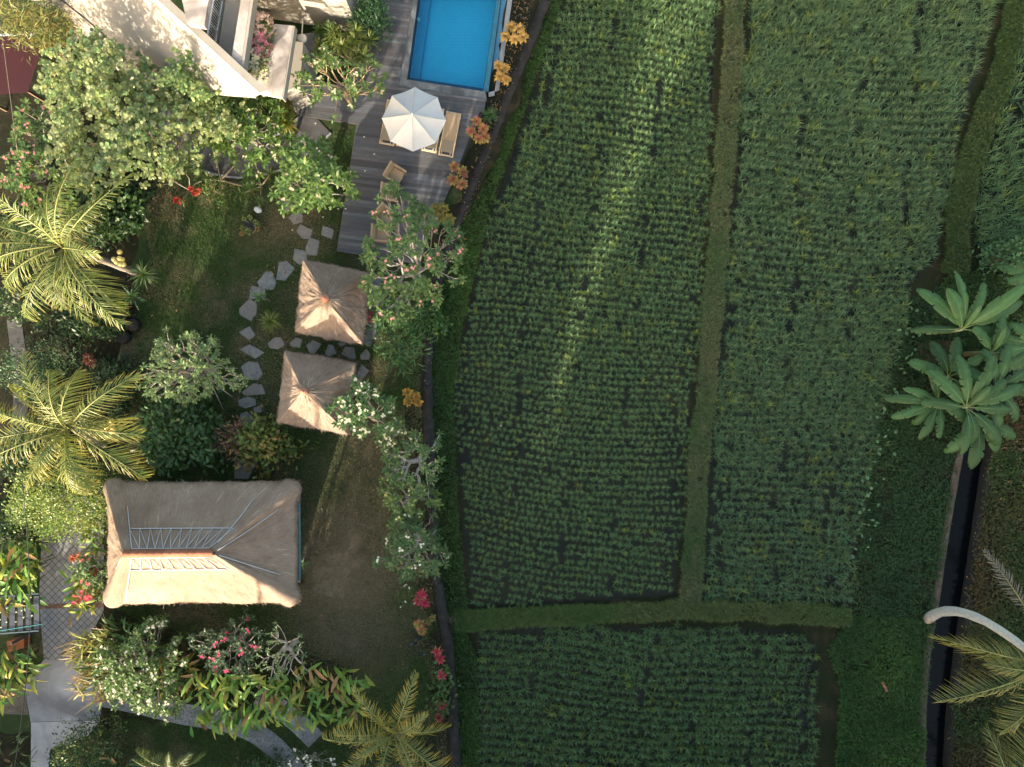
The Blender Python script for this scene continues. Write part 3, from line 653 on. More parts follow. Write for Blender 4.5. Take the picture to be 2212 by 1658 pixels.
for i,(b,w,c,c2,lab,nn) in enumerate(((BUNDS[0],.95,(.068,.125,.045),(.125,.14,.07),'grass on the long bund between the two large rice fields',9000),(BUNDS[1],.9,(.060,.125,.034),(.105,.13,.05),'grass on the cross bund above the lowest rice field',9000),(BUNDS[2],1.1,(.04,.085,.022),(.06,.09,.03),'grass on the bund beside the corner field',8000))):
    weeds('bund_grass',lab,'grass',strip_poly(b,w,-.62),-.615,int(nn*1.7),.14,.04,c,c2,True,5+i,.8,.36)
EASTC=[(2055,600),(2000,640),(1965,640),(1912,850),(1866,1060),(1842,1320),(1790,1400),(1760,1700),(1992,1700),(1997,1500),(2004,1400),(2022,1290),(2045,1140),(2068,1000),(2095,880),(2150,770),(2200,690),(2140,600)]
weeds('ground_cover','dark green ground cover between the tall rice and the canal','ground cover',[D(x,y,ZP) for x,y in EASTC if y<1420]+[D(2004,1400,ZP)][:0],ZP+.02,24000,.17,.055,(.024,.058,.024),(.042,.088,.032),True,9,.35,.50)
weeds('ground_cover','brighter green creeping weeds beside the canal below the white palm trunk','ground cover',[D(x,y,ZP) for x,y in ((1842,1330),(2016,1340),(2004,1430),(1997,1520),(1992,1720),(1800,1720),(1815,1480),(1790,1400))],ZP+.025,19000,.18,.07,(.034,.085,.024),(.062,.125,.030),True,39,.30,.46)
FARB=[(2146,905),(2122,1020),(2103,1150),(2084,1270),(2066,1400),(2046,1550),(2040,1720),(2330,1720),(2330,640),(2215,805)]
weeds('bank_weeds','weeds and dry leaf litter on the bank beyond the canal','weeds',[D(x+10,y,-.7) for x,y in FARB],-.69,36000,.19,.085,(.034,.080,.020),(.085,.06,.028),True,19,.3,.62)
weeds('bank_weeds','low weeds round the ditch at the corner of the fields','weeds',[D(x,y,ZP) for x,y in ((2040,600),(2110,585),(2180,600),(2330,490),(2330,660),(2212,720),(2120,780),(2010,700))],ZP+.02,9000,.16,.08,(.040,.095,.025),(.07,.10,.03),True,29,.3,.5)
r=rs(); mb=MB()
for line,n in ((BUNDS[0],15),(BUNDS[1],9)):
    L0=np.array([D(x,y,-.6)[:2] for x,y in line])
    for i in range(n):
        t=r.rand()*(len(L0)-1.01); k=int(t); c=L0[k]*(1-t+k)+L0[k+1]*(t-k)+r.normal(size=2)*.12; m=r.randint(70,190); P=c+r.normal(size=(m,2))*np.array((.13,.34) if line is BUNDS[0] else (.3,.12)); cc=jit(r,m,(.24,.185,.125) if r.rand()<.7 else (.20,.19,.08),.35,.12)
        straps(mb,np.c_[P,np.full(m,-.57)],r.rand(m)*6.283,r.uniform(.10,.22,m),.022,r.uniform(.1,.7,m),.7,cc,cc*1.1,3,'blade')
struct('dry_grass',mb,GRASS,'stuff',label='tan tufts of dry cut grass along the bunds',cat='grass')
# taro-like pale leaves straggling along the field edge
r=rs(); L_=np.array([(1975,690),(1955,760),(1930,830),(1912,930),(1905,960),(1890,1000),(1878,1040),(1868,1080),(1872,1120),(1858,1170),(1900,900),(1945,720)],float)
q=np.repeat(L_,6,0)+r.normal(size=(72,2))*np.array((12,16)); P=np.array([D(x,y,ZP) for x,y in q]); P[:,2]=ZP+r.uniform(.2,.4,72); mb=MB()
leaves(mb,P,rdir(r,72,.0),unit(np.array((0,0,1.))+r.normal(size=(72,3))*.25),r.uniform(.09,.24,72),r.uniform(.08,.19,72),jit(r,72,(.13,.25,.12),.35,.1),4,.1,(.35,1.,.75,.1))
struct('creeper',mb,LEAF,'stuff',label='pale round creeper leaves straggling along the rice edge',cat='creeper')
# short lawn grass
LAWNP=[(690,300),(760,270),(725,545),(905,580),(945,700),(905,800),(915,950),(925,1230),(960,1420),(965,1658),(240,1658),(240,1300),(300,1000),(260,760),(330,560),(280,360),(430,400),(560,380)]
r=rs(); P=scatter(np.array([D(x,y)[:2] for x,y in LAWNP]),380000,r); k=vnoise(P+60,.33,70)*.5+vnoise(P+60,1.1,71)*.3+vnoise(P+60,3.5,72)*.2; P=P[(k>.40)|(r.rand(len(P))<.35)]
n=len(P); k=vnoise(P+60,.33,70)*.6+vnoise(P+60,1.4,73)*.4; k=np.clip((k-.27)*3.5,0,1)[:,None]
for wx,wy,wr,wa in WORN: k*=np.clip(1-(1-np.hypot(P[:,0]-wx,P[:,1]-wy)/wr)*1.3,.15,1)[:,None]
c=(np.array((.23,.195,.125))*(1-k)+np.array((.066,.122,.034))*k)*r.uniform(.6,1.3,(n,1)); mb=MB()
straps(mb,np.c_[P,np.zeros(n)],r.rand(n)*6.283,r.uniform(.06,.14,n),.018,r.uniform(.6,1.5,n),.6,c*.8,c*1.1,2,(1,.15))
struct('lawn_grass',mb,GRASS,'stuff',label='short patchy grass of the garden lawn',cat='grass')

# planted earth under the shrubs
BEDS=[[(-60,90),(60,100),(180,130),(400,290),(430,330),(330,370),(275,480),(300,600),(262,760),(275,900),(230,1030),(150,1060),(-60,1100)],[(395,200),(540,205),(640,215),(640,262),(560,300),(480,300),(400,300)],[(880,860),(905,840),(925,1000),(938,1230),(955,1330),(968,1420),(985,1660),(920,1660),(935,1420),(900,1250),(860,1000)],
 [(150,1050),(225,1040),(228,1310),(300,1330),(420,1400),(640,1410),(765,1455),(770,1520),(600,1560),(380,1540),(240,1570),(150,1450),(120,1300)],[(1060,345),(1130,160),(1160,-20),(1112,-20),(1060,215),(1000,400),(930,560),(960,560)],[(-60,1580),(60,1580),(85,1700),(-60,1700)]]
for i,b in enumerate(BEDS):
    r=rs(); e=np.array([D(x,y)[:2] for x,y in b]); t=np.linspace(0,len(e),len(e)*14,endpoint=False); i0=t.astype(int); f_=(t-i0)[:,None]; Q=e[i0]*(1-f_)+e[(i0+1)%len(e)]*f_
    Q=Q+np.stack([vnoise(Q+70,.9,91)-.5,vnoise(Q+70,.9,92)-.5],1)*.8+np.stack([vnoise(Q+70,3.1,93)-.5,vnoise(Q+70,3.1,94)-.5],1)*.25
    mb=MB(); mb.prism([tuple(q) for q in Q],0,.012+.003*i); struct('planting_bed',mb,SOIL)
# paths
def curve_strip(pts,w,z):
    P=np.array([D(x,y,z)[:2] for x,y in pts]); t=np.linspace(0,len(P)-1,len(P)*6); f=lambda k:np.interp(t,np.arange(len(P)),P[:,k])
    Q=np.stack([f(0),f(1)],1)
    for _ in range(6): Q[1:-1]=(Q[:-2]+2*Q[1:-1]+Q[2:])/4
    T=unit(np.gradient(Q,axis=0)); N=np.stack([-T[:,1],T[:,0]],1); return Q+N*w/2,Q-N*w/2
def path(name,pts,w,z,mat,kerb=None):
    a,b=curve_strip(pts,w,z); mb=MB(); mb.prism([tuple(p) for p in a]+[tuple(p) for p in b[::-1]],0,z); struct(name,mb,mat)
    if kerb:
        mb=MB()
        for e in (a,b):
            for i in range(len(e)-1): mb.beam((*e[i],z/2+.02),(*e[i+1],z/2+.02),.09,z+.03)
        struct('path_kerb',mb,kerb)
path('garden_path',[(330,250),(395,300),(450,338),(520,352),(600,335),(655,295),(690,262)],1.55,.03,DARKPATH,PAVING)
path('garden_path',[(200,1500),(300,1520),(400,1545),(480,1555),(550,1580),(600,1620),(640,1668),(670,1760)],1.0,.03,PAVING)
path('garden_path',[(560,1500),(610,1535),(650,1568),(682,1600)],.95,.037,PAVING)
for pts,z,m in (([(92,1110),(150,1050),(225,1040),(224,1320),(180,1400),(178,1425),(95,1425),(84,1300)],.03,PAVER),([(95,1425.5),(178,1425.5),(225,1500),(215,1556),(66,1560),(52,1480)],.026,PAVING),([(-60,1478),(51,1480),(62,1545),(-60,1540)],.022,m_soil('drive_dust',[(.09,.075,.06),(.14,.12,.10),(.2,.17,.14)])),([(67,1561),(216,1557),(190,1590),(108,1620),(98,1760),(66,1760)],.03,m_concrete('pale_drive_concrete',(.22,.22,.23),(.32,.32,.33),(.40,.39,.38),.9))):
    mb=MB(); mb.prism([D(x,y,z)[:2] for x,y in pts],0,z); struct('driveway',mb,m)
mb=MB(); mb.prism([D(x,y,.034)[:2] for x,y in ((86,1305),(222,1303),(222,1313),(86,1316))],0,.035); struct('brick_band',mb,m_concrete('brown_brick',(.10,.05,.035),(.15,.085,.06),(.20,.13,.10),4))
path('garden_path',[(30,690),(42,780),(46,860),(40,960)],.7,.03,DARKPATH)
path('garden_path',[(812,600),(806,660),(800,735)],.55,.03,PAVING)
# ================================================================== DECK AND POOL
def clip_poly(sub,clip):
    out=list(sub)
    ar=sum(clip[i][0]*clip[(i+1)%len(clip)][1]-clip[(i+1)%len(clip)][0]*clip[i][1] for i in range(len(clip)))
    if ar<0: clip=clip[::-1]
    for i in range(len(clip)):
        a,b=clip[i],clip[(i+1)%len(clip)]; inp=out; out=[]
        f=lambda p:(b[0]-a[0])*(p[1]-a[1])-(b[1]-a[1])*(p[0]-a[0])
        for k in range(len(inp)):
            p,q=inp[k],inp[(k+1)%len(inp)]; fp,fq=f(p),f(q)
            if fp>=0: out.append(p)
            if fp*fq<0:
                t=fp/(fp-fq); out.append((p[0]+t*(q[0]-p[0]),p[1]+t*(q[1]-p[1])))
        if len(out)<3: return []
    return out
ZD=.26
PIECES=[[(780,-60),(902,-60),(861,187),(760,185)],[(648,180),(861,187),(1050,216),(1046,242),(770,268),(640,248)],[(770,268),(1046,242),(966,420),(906,572),(727,543)]]
mb=MB(); ang=R(-7.2); ca,sa=math.cos(ang),math.sin(ang)
for pc in PIECES:
    cp=[D(x,y,ZD)[:2] for x,y in pc]
    for row in range(-60,220):
        rr=np.random.RandomState(900+row+60); v0=row*.155; x=-24+rr.rand()*3; base=np.array((.108,.110,.118))*(.48+.85*rr.rand())
        while x<6:
            ln=rr.uniform(2.4,4.8); q=[(x,v0),(x+ln-.005,v0),(x+ln-.005,v0+.148),(x,v0+.148)]
            q=[(a*ca-b*sa,a*sa+b*ca) for a,b in q]; cpoly=clip_poly(q,cp); x+=ln; c=base*(.85+.3*rr.rand())*np.array((1+.05*rr.normal(),1,1+.05*rr.normal())); o=rr.rand()*40
            if len(cpoly)<3: continue
            n=len(cpoly); P=[(*p,ZD) for p in cpoly]; fib=[(p[0]*ca+p[1]*sa+o,-p[0]*sa+p[1]*ca,o) for p in cpoly]
            mb.add(P,[(0,k,k+1) for k in range(1,n-1)],c,fib)
            for k in range(n):
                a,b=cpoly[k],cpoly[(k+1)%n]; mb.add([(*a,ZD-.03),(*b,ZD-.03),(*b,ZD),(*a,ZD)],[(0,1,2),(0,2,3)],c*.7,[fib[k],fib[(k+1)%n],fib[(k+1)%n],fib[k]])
dk=thing('timber_deck','weathered grey timber deck round the swimming pool','deck',D(830,380,0)); part(dk,'deck_boards',mb,DECK)
mb=MB()
for pc in PIECES:
    cp=np.array([D(x,y,ZD)[:2] for x,y in pc]); m=cp.mean(0); mb.prism([tuple(m+(p-m)*.985) for p in cp],0,ZD-.034,(.03,.028,.028))
part(dk,'deck_frame',mb,MATTE)
ZW=.15
W4=[D(x,y,ZW)[:2] for x,y in ((908,-40),(879,172),(1043,198),(1077,-40))]
pl=thing('swimming_pool','blue tiled swimming pool with grey stone coping beside the deck','pool',D(980,80,0))
mb=MB(); zf=-1.15
mb.add([(*p,zf) for p in W4],[(0,1,2),(0,2,3)])
for i in range(4):
    a,b=W4[i],W4[(i+1)%4]; mb.add([(*a,zf),(*b,zf),(*b,ZW+.03),(*a,ZW+.03)],[(0,1,2),(0,2,3)])
part(pl,'pool_basin',mb,POOLTILE)
def lerp2(a,b,t): return (a[0]+(b[0]-a[0])*t,a[1]+(b[1]-a[1])*t)
bl,br,tr_,tl=W4[1],W4[2],W4[3],W4[0]
mb=MB(); mb.prism([lerp2(bl,br,.003),lerp2(bl,br,.997),lerp2(br,tr_,.065),lerp2(bl,tl,.065)],zf,zf+.75); part(pl,'pool_end_shade',mb,DEEPTILE)  # dark tiled block standing in for shade at the pool's south end
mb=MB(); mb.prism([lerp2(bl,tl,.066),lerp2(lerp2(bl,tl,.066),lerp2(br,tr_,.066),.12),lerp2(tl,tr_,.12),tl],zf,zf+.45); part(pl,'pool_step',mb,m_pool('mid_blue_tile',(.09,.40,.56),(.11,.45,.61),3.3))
mb=MB(); Q=lambda pts:[D(x,y,.22)[:2] for x,y in pts]
mb.prism(Q([(893,-40),(861,187),(879,172),(908,-40)]),-.5,.22); mb.prism(Q([(861,187.4),(1052,216),(1048,198.5),(879.5,172.4)]),-.5,.222); part(pl,'coping',mb,COPING)
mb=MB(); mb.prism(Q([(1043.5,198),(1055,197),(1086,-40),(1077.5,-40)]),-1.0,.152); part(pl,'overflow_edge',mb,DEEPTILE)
mb=MB(); mb.prism(Q([(1055.5,197),(1068,194),(1101,-40),(1086.5,-40)]),-1.0,-.25); part(pl,'overflow_channel',mb,m_pool('channel_blue_tile',(.10,.30,.52),(.12,.34,.56),3.3))
mb=MB(); mb.prism(Q([(1068.5,196),(1078,193),(1112,-40),(1101.5,-40)]),-.6,.12); mb.prism(Q([(1055.5,198),(1068.3,195),(1068.3,204),(1055.5,207)]),-.6,.118); part(pl,'channel_rim',mb,PAVING)
mb=MB(); q=D(904,43,-.2); mb.ball(q,.10,(.85,.85,.8),10,6); part(pl,'pool_light',mb,SATIN,True)
r=rs(); mb=MB(); mb.add([(*p,ZW) for p in W4],[(0,1,2),(0,2,3)]); struct('pool_water',mb,POOLWATER)

# ------------------------------------------------------------------ parasol, loungers, chairs
cx,cy,_=D(894,258,2.35); um=thing('parasol','large white octagonal parasol shading the sun loungers','parasol',(cx,cy,ZD)); rad=1.42; n=8; mb=MB()
ap=np.array((cx,cy,3.02)); vt=[np.array((cx+rad*math.cos(R(88+45*k)),cy+rad*math.sin(R(88+45*k)),2.34)) for k in range(n)]
for k in range(n):
    a,b=vt[k],vt[(k+1)%n]; G=9; V=[]; idx={}
    for i in range(G+1):
        for j in range(i+1):
            t=i/G; s_=j/i if i else 0; p=ap*(1-t)+(a*(1-s_)+b*s_)*t; sag=-.07*math.sin(math.pi*s_)*t-.05*math.sin(math.pi*t); inw=.012*math.sin(math.pi*s_)*t*t
            p=p+np.array((0,0,sag)); p[:2]+= (ap[:2]-p[:2])*inw; idx[i,j]=len(V); V.append(p)
    T=[]
    for i in range(G):
        for j in range(i+1):
            T.append((idx[i,j],idx[i+1,j],idx[i+1,j+1]))
            if j<i: T.append((idx[i,j],idx[i+1,j+1],idx[i,j+1]))
    mb.add(V,T)
part(um,'canopy',mb,CANVAS)
mb=MB(); 
for a in vt: mb.beam(ap-np.array((0,0,.03)),a+np.array((0,0,-.03)),.012,.016,(.5,.5,.5))
for k in range(n):
    mb.beam(ap+(vt[k]-ap)*.04+np.array((0,0,.006)),ap+(vt[k]-ap)*.5+np.array((0,0,-.035)),.016,.012,(.36,.37,.38)); mb.beam(ap+(vt[k]-ap)*.5+np.array((0,0,-.035)),vt[k]+np.array((0,0,.012)),.016,.012,(.36,.37,.38))
part(um,'ribs',mb,SATIN); mb=MB(); mb.tube([(cx,cy,ZD),(cx,cy,3.0)],.025,8,(.55,.55,.55)); part(um,'pole',mb,SATIN)
mb=MB(); mb.tube([(cx,cy,3.0),(cx,cy,3.10)],[.05,.03],8,(.8,.8,.8)); part(um,'finial',mb,SATIN); mb=MB(); mb.prism([(cx+.32*math.cos(k*.785),cy+.32*math.sin(k*.785)) for k in range(8)],ZD,ZD+.09,(.2,.2,.2)); part(um,'base',mb,MATTE)
lg=thing('sun_lounger','','sun lounger',(0,0,0),'wicker sun loungers in a row on the deck')
mb=MB(); wd=(.55,.40,.24)
for sx in (-1,1): mb.box((sx*.315,0,.25),(.05,2.06,.07),0,wd)
mb.box((0,1.0,.25),(.58,.05,.07),0,wd); mb.box((0,-1.005,.25),(.58,.05,.07),0,wd); mb.box((0,.05,.24),(.58,.05,.05),0,wd); part(lg,'frame',mb,SATIN)
for sx in (-1,1):
    for sy in (-.9,.88): part(lg,'leg',MB().box((sx*.315,sy,.107),(.05,.06,.214),0,wd),SATIN)
mb=MB(); mb.box((0,.31,.297),(.61,1.34,.035)); part(lg,'seat',mb,WICKER)
mb=MB(); P=[]; a0=np.array((-.36,.30)); b0=np.array((-.90,.50))
for dz in (0,.035):
    for x_,q in ((-.29,a0),(.29,a0),(.29,b0),(-.29,b0)): P.append((x_,q[0],q[1]+dz))
mb.hexa([P[k] for k in (3,2,1,0,7,6,5,4)]); part(lg,'backrest',mb,WICKER)
mb=MB(); 
mb.tube([(-.2,-.84,.47),(-.2,-.96,.30),(-.14,-.975,.28),(.14,-.975,.28),(.2,-.96,.30),(.2,-.84,.47)],.011,5,(.6,.6,.6)); part(lg,'support_bar',mb,SATIN)
lounge=[((843.5,266),'wicker sun lounger half under the parasol at its far left'),((880,271),'wicker sun lounger almost hidden under the middle of the parasol'),((935,281),'wicker sun lounger with its foot end under the right edge of the parasol'),((971.5,291),'wicker sun lounger standing clear of the parasol')]
for i,((px,py),lab) in enumerate(lounge):
    o=lg if i==0 else copy_tree(lg); o.location=(*D(px,py,.5)[:2],ZD); o.rotation_euler=(0,0,-R(10.8)); o['label']=lab
ch=thing('wicker_armchair','','armchair',(0,0,0),'wicker armchairs on the deck')
# chair faces +x : back on the -x side
part(ch,'seat',MB().box((.02,0,.38),(.56,.52,.10)),WICKER)
mb=MB(); P=[(-.30,-.36,.18),(-.22,-.36,.18),(-.22,.36,.18),(-.30,.36,.18),(-.45,-.38,.86),(-.37,-.38,.86),(-.37,.38,.86),(-.45,.38,.86)]; mb.hexa(P); part(ch,'backrest',mb,WICKER)
for s_ in (-1,1):
    mb=MB(); y0=s_*.28; y1=s_*.36; ya,yb=min(y0,y1),max(y0,y1); mb.hexa([(-.22,ya,.16),(.31,ya,.16),(.31,yb,.16),(-.22,yb,.16),(-.30,ya+.02*s_,.66),(.35,ya+.02*s_,.60),(.35,yb+.02*s_,.60),(-.30,yb+.02*s_,.66)]); part(ch,'armrest',mb,WICKER)
for sx in (-.24,.28):
    for sy in (-.28,.28): part(ch,'leg',MB().box((sx,sy,.085),(.05,.05,.17),0,(.3,.22,.13)),SATIN)
chairs=[((857,380),-30,'wicker armchair standing alone and turned askew on the open deck'),((846,419),-7,'wicker armchair right behind the turned one, half under leaves'),((836,468),-38,'wicker armchair hidden under the pink frangipani, third from the loungers'),((826,507),-4,'wicker armchair farthest from the loungers, under pink blossom')]
for i,((px,py),a,lab) in enumerate(chairs):
    o=ch if i==0 else copy_tree(ch); o.location=(*D(px,py,.55)[:2],ZD); o.rotation_euler=(0,0,R(a)); o['label']=lab

# ================================================================== STEPPING STONES
ST=[(617,443,34,30,'flagstone half under the frangipani where the lawn path begins'),(640,473,33,28,'squarish flagstone second from the frangipani on the lawn path'),(657,501,35,34,'leaf shaped flagstone between the square stone and the pale pointed one'),(677,534,34,42,'tall pointed pale flagstone nearest the corner of the deck'),(707,504,29,38,'lone oval flagstone lying beside the deck off the path'),(647,555,32,40,'flagstone tucked against the upper corner of the upper thatched pavilion'),(613,586,46,46,'large broad flagstone left of the upper pavilion corner'),(577,607,43,42,'large rounded flagstone where the path bends down'),(553,633,44,32,'notched flagstone under the small palm like dracaena'),(536,671,42,48,'tall flagstone on the outer bend of the curved path'),(535,721,40,33,'flagstone with square sides just below the outer bend'),(543,760,54,34,'wide bluish flagstone where the cross path meets the curve'),(545,801,49,42,'broad bluish flagstone beside the upper left of the lower pavilion'),(548,843,60,32,'wide flagstone level with the peak of the lower pavilion'),(535,870,44,28,'flagstone below the widest one near the wooden stakes'),(557,885,20,22,'smallest chip of flagstone on the curved path'),(532,908,38,36,'last flagstone of the curve, partly under the variegated shrub'),(523,1012,66,52,'large dark slab in front of the big thatched roof'),(597,742,38,28,'first flagstone of the row between the pavilions, partly sunlit'),(641,742,30,26,'small square flagstone under the lower edge of the upper pavilion'),(678,750,35,28,'cracked flagstone in the middle of the row between the pavilions'),(713,757,31,26,'dark flagstone right of the middle of the row between the pavilions'),(755,763,38,30,'bluish flagstone under the lower right corner of the upper pavilion'),(788,767,24,26,'square flagstone at the right end of the row between the pavilions'),(795,741,20,17,'small block of stone above the right end of the row'),(783,806,28,40,'upright oblong flagstone right of the lower pavilion'),(738,744,18,9,'thin sliver of stone peeping out under the upper pavilion edge')]
for x,y,w,h,lab in ST:
    r=rs(); k=S/2; c=D(x,y,.04); n=r.randint(4,7); th=np.sort((np.arange(n)+r.uniform(-.33,.33,n))*2*math.pi/n+r.rand()*6); P=[]
    ex=2.6; rad_=1/np.maximum(1e-6,(np.abs(np.cos(th))**ex+np.abs(np.sin(th))**ex)**(1/ex))*r.uniform(.88,1.08,n)
    C0=np.stack([rad_*np.cos(th)*w*k,rad_*np.sin(th)*h*k],1); Q_=[]
    for i in range(n):
        a,b=C0[i],C0[(i+1)%n]; pv=C0[i-1]
        Q_ += [a*.90+pv*.10, a*.985, a*.90+b*.10, (a+b)/2*(1+r.normal()*.02)]
    mb=MB(); Qv=np.array(Q_)+np.array(c[:2]); m=Qv.mean(0); mb.prism([tuple(p) for p in Qv],-.01,.038)
    ins=m+(Qv-m)*.94; mb.prism([tuple(p) for p in ins],.038,.05)
    single('stepping_stone',mb,FLAG,'grey '+lab if not lab.startswith(('large dark','smallest','thin','small block')) else lab,'stepping stone','flagstones of the garden paths',(c[0],c[1],0))

# ================================================================== THATCHED BUILDINGS
def straw_fringe(mb, r, P, out, n, L, col=(.30,.235,.17)):
    i=r.randint(0,len(P),n); t=r.rand(n)[:,None]; B=P[i]*(1-t)+P[(i+1)%len(P)]*t; O=out[i]
    d=unit(O*.8+np.array((0,0,-.5))+r.normal(size=(n,3))*.35); N=unit(np.array((0,0,1.))+r.normal(size=(n,3))*.5)
    leaves(mb,B-d*.10+np.array((0,0,.01))+r.normal(size=(n,3))*.02,d,N,L*r.uniform(.6,1.4,n),.014,jit(r,n,col,.45,.1),3,.1,(.8,1,.2))
def hip_roof(corners, ridge, ze, zr, thick=.26, bow=0.0, conc=1.0, roll=.14, flare=.12, nside=56, M=26, seed=1, cr=.35, ridged=0):
    "corners: 4 world xy (TL,TR,BR,BL); ridge: 2 world xy (left,right) or apex twice. Returns the thatch mesh builder and a surface function"
    r=np.random.RandomState(seed); Cn=[np.array(c) for c in corners]; Rg=[np.array(c) for c in ridge]
    tgt=[(0,1),(1,1),(1,0),(0,0)]
    E=[];T=[];U=[];cd=[];acc=0
    for k in range(4):
        a,b=Cn[k],Cn[(k+1)%4]; ln=np.linalg.norm(b-a); nrm=np.array((-(b-a)[1],(b-a)[0]))/ln
        for i in range(nside):
            t=i/nside; p=a+(b-a)*t; p=p-nrm*bow*math.sin(math.pi*t)
            if cr>0:
                s_=(b-a)/ln; o_=nrm if np.dot(nrm,(a+b)/2-sum(Cn)/4)>0 else -nrm; rr_=cr*1.42; aa=2*cr
                for c_,sg,dd in ((a,1,t*ln),(b,-1,(1-t)*ln)):
                    if dd<aa:
                        ph=dd/aa*math.pi/2; ci=c_+s_*sg*cr-o_*cr; p=ci+rr_*(math.cos(ph)*(-s_*sg+o_)/1.41421+math.sin(ph)*(s_*sg+o_)/1.41421)
            E.append(p); g0,g1=tgt[k]; T.append(Rg[g0]*(1-t)+Rg[g1]*t); U.append(acc+t*ln); cd.append(min(t,1-t)*ln)
        acc+=ln
    E=np.array(E);T=np.array(T);U=np.array(U);cd=np.array(cd); n=len(E); cen=E.mean(0); out2=unit(E-T)
    rollv=np.exp(-(cd/.38)**2); En=E.copy()
    for k in range(4):                      # round the corners a little
        i=np.arange(n); d=np.minimum((i-k*nside)%n,(k*nside-i)%n)/nside*np.linalg.norm(Cn[(k+1)%4]-Cn[k])
    En=En+out2*(flare*np.exp(-(cd/.55)**2))[:,None]+out2*((vnoise(np.c_[U*3,U*0+5]+9,1.0,seed)-.5)*.09)[:,None]
    rows=[]; fibs=[]; sl=math.hypot(np.linalg.norm(E[nside//2]-T[nside//2]),zr-ze)
    for j in range(-2,M+1):
        v=max(0,j/M); xy=En*(1-v)+T*v; z=ze+(zr-ze)*(v**conc); z=z+rollv*roll*(1-v)**.35*(0.4+.6*(v<.97)); 
        if j==-2: xy=En-out2*.16; z=z-thick
        if j==-1: z=z-thick*.8; xy=En-out2*.02
        if ridged and 0<=j<M: z=z+(vnoise(np.c_[U*6,np.full(n,v*2.5)]+30,1.0,seed+7)-.5)*ridged*(.35+v)*(1-v**6); xy=xy+out2*((vnoise(np.c_[U*9,np.full(n,v*14)]+30,1.0,seed+8)-.5)*.09*(1-v))[:,None]
        if 0<=j<M: z=z+(vnoise(np.c_[U*2.2,np.full(n,v*9)]+20,1.0,seed+3)-.5)*.07
        if j==0: xy=En-out2*.015
        rows.append(np.c_[xy,np.broadcast_to(z,(n,))]); fibs.append(np.c_[U,np.full(n,v*sl if j>=0 else j*.15),np.zeros(n)])
    V=np.concatenate(rows); F=np.concatenate(fibs); tt=[]; m=len(rows)
    for j in range(m-1):
        i=np.arange(n); i2=(i+1)%n; a=j*n+i; b=j*n+i2; c=a+n; d=b+n
        tt.append(np.stack([a,c,b],1)); tt.append(np.stack([b,c,d],1))
    mb=MB(); mb.add(V,np.concatenate(tt)[:,[0,2,1]],(.34,.27,.2),F)
    edge=np.c_[En,np.full(n,ze-.02)+rollv*roll*.4]; straw_fringe(mb,r,edge,np.c_[out2,np.zeros(n)],int(acc*95),.13); straw_fringe(mb,r,edge-np.array((0,0,thick*.6)),np.c_[out2,np.zeros(n)],int(acc*60),.12,(.24,.18,.13))
    ns=int(acc*70); i=r.randint(0,n,ns); v=r.rand(ns)**1.2*.96; P=En[i]*(1-v[:,None])+T[i]*v[:,None]; z=ze+(zr-ze)*v**conc+rollv[i]*roll*(1-v)**.35+.02
    d3=unit(np.c_[En[i]-T[i],np.full(ns,-(zr-ze))]); nn=unit(np.c_[out2[i]*.7,np.ones(ns)]+r.normal(size=(ns,3))*.25); leaves(mb,np.c_[P,z],unit(d3+r.normal(size=(ns,3))*.22),nn,r.uniform(.12,.3,ns),.012,jit(r,ns,(.36,.29,.21),.5,.1),3,.02,(.8,1,.2))
    def surf(side,t,v,lift=.05):
        k=side; a,b=Cn[k],Cn[(k+1)%4]; e=a+(b-a)*t; g0,g1=tgt[k]; q=Rg[g0]*(1-t)+Rg[g1]*t; cdv=min(t,1-t)*np.linalg.norm(b-a)
        p=e*(1-v)+q*v; return np.array((p[0],p[1],ze+(zr-ze)*v**conc+math.exp(-(cdv/.38)**2)*roll*(1-v)**.35+lift))
    return mb,surf
ZE,ZR=2.6,5.4
cor=[D(232,1042,ZE)[:2],D(641,1042,ZE)[:2],D(641,1304,ZE)[:2],D(232,1305,ZE)[:2]]; rid=[D(268,1197,ZR)[:2],D(461,1195,ZR)[:2]]
hb=D(430,1165,0); house=thing('thatched_house','long thatched house with a hipped roof and red ridge tiles','house',hb)
mb,surf=hip_roof(cor,rid,ZE,ZR,.28,0,.97,.20,.0,120,30,11,.34); roof=part(house,'thatch_roof',mb,THATCH,True)
mb=MB(); r=rs(); a=np.array((*rid[0],ZR+.03)); b=np.array((*rid[1],ZR+.02)); d=(b-a)/np.linalg.norm(b-a); sd=np.array((-d[1],d[0],0)); nt=11
for i in range(nt):
    p0=a+(b-a)*(i/nt); p1=a+(b-a)*((i+1.06)/nt); hgt=.13+.012*r.rand(); c=np.array((.235,.095,.058))*r.uniform(.85,1.15); w=.17; P=[]
    prof=[(-w,-.07),(-w*.75,.05),(-w*.3,hgt),(w*.3,hgt),(w*.75,.05),(w,-.07)]
    for e,k in ((p0,1.0),(p1,.9)):
        for u_,z_ in prof: P.append(e+sd*u_*k+np.array((0,0,z_*k)))
    tt=[]
    for q in range(5): tt += [(q,q+1,q+6),(q+1,q+7,q+6)]
    tt += [(0,5,2),(0,2,1),(5,3,2),(5,4,3)]; mb.add(P,tt,c)
part(roof,'ridge_tiles',mb,TERRA)
bam=(.36,.37,.40)
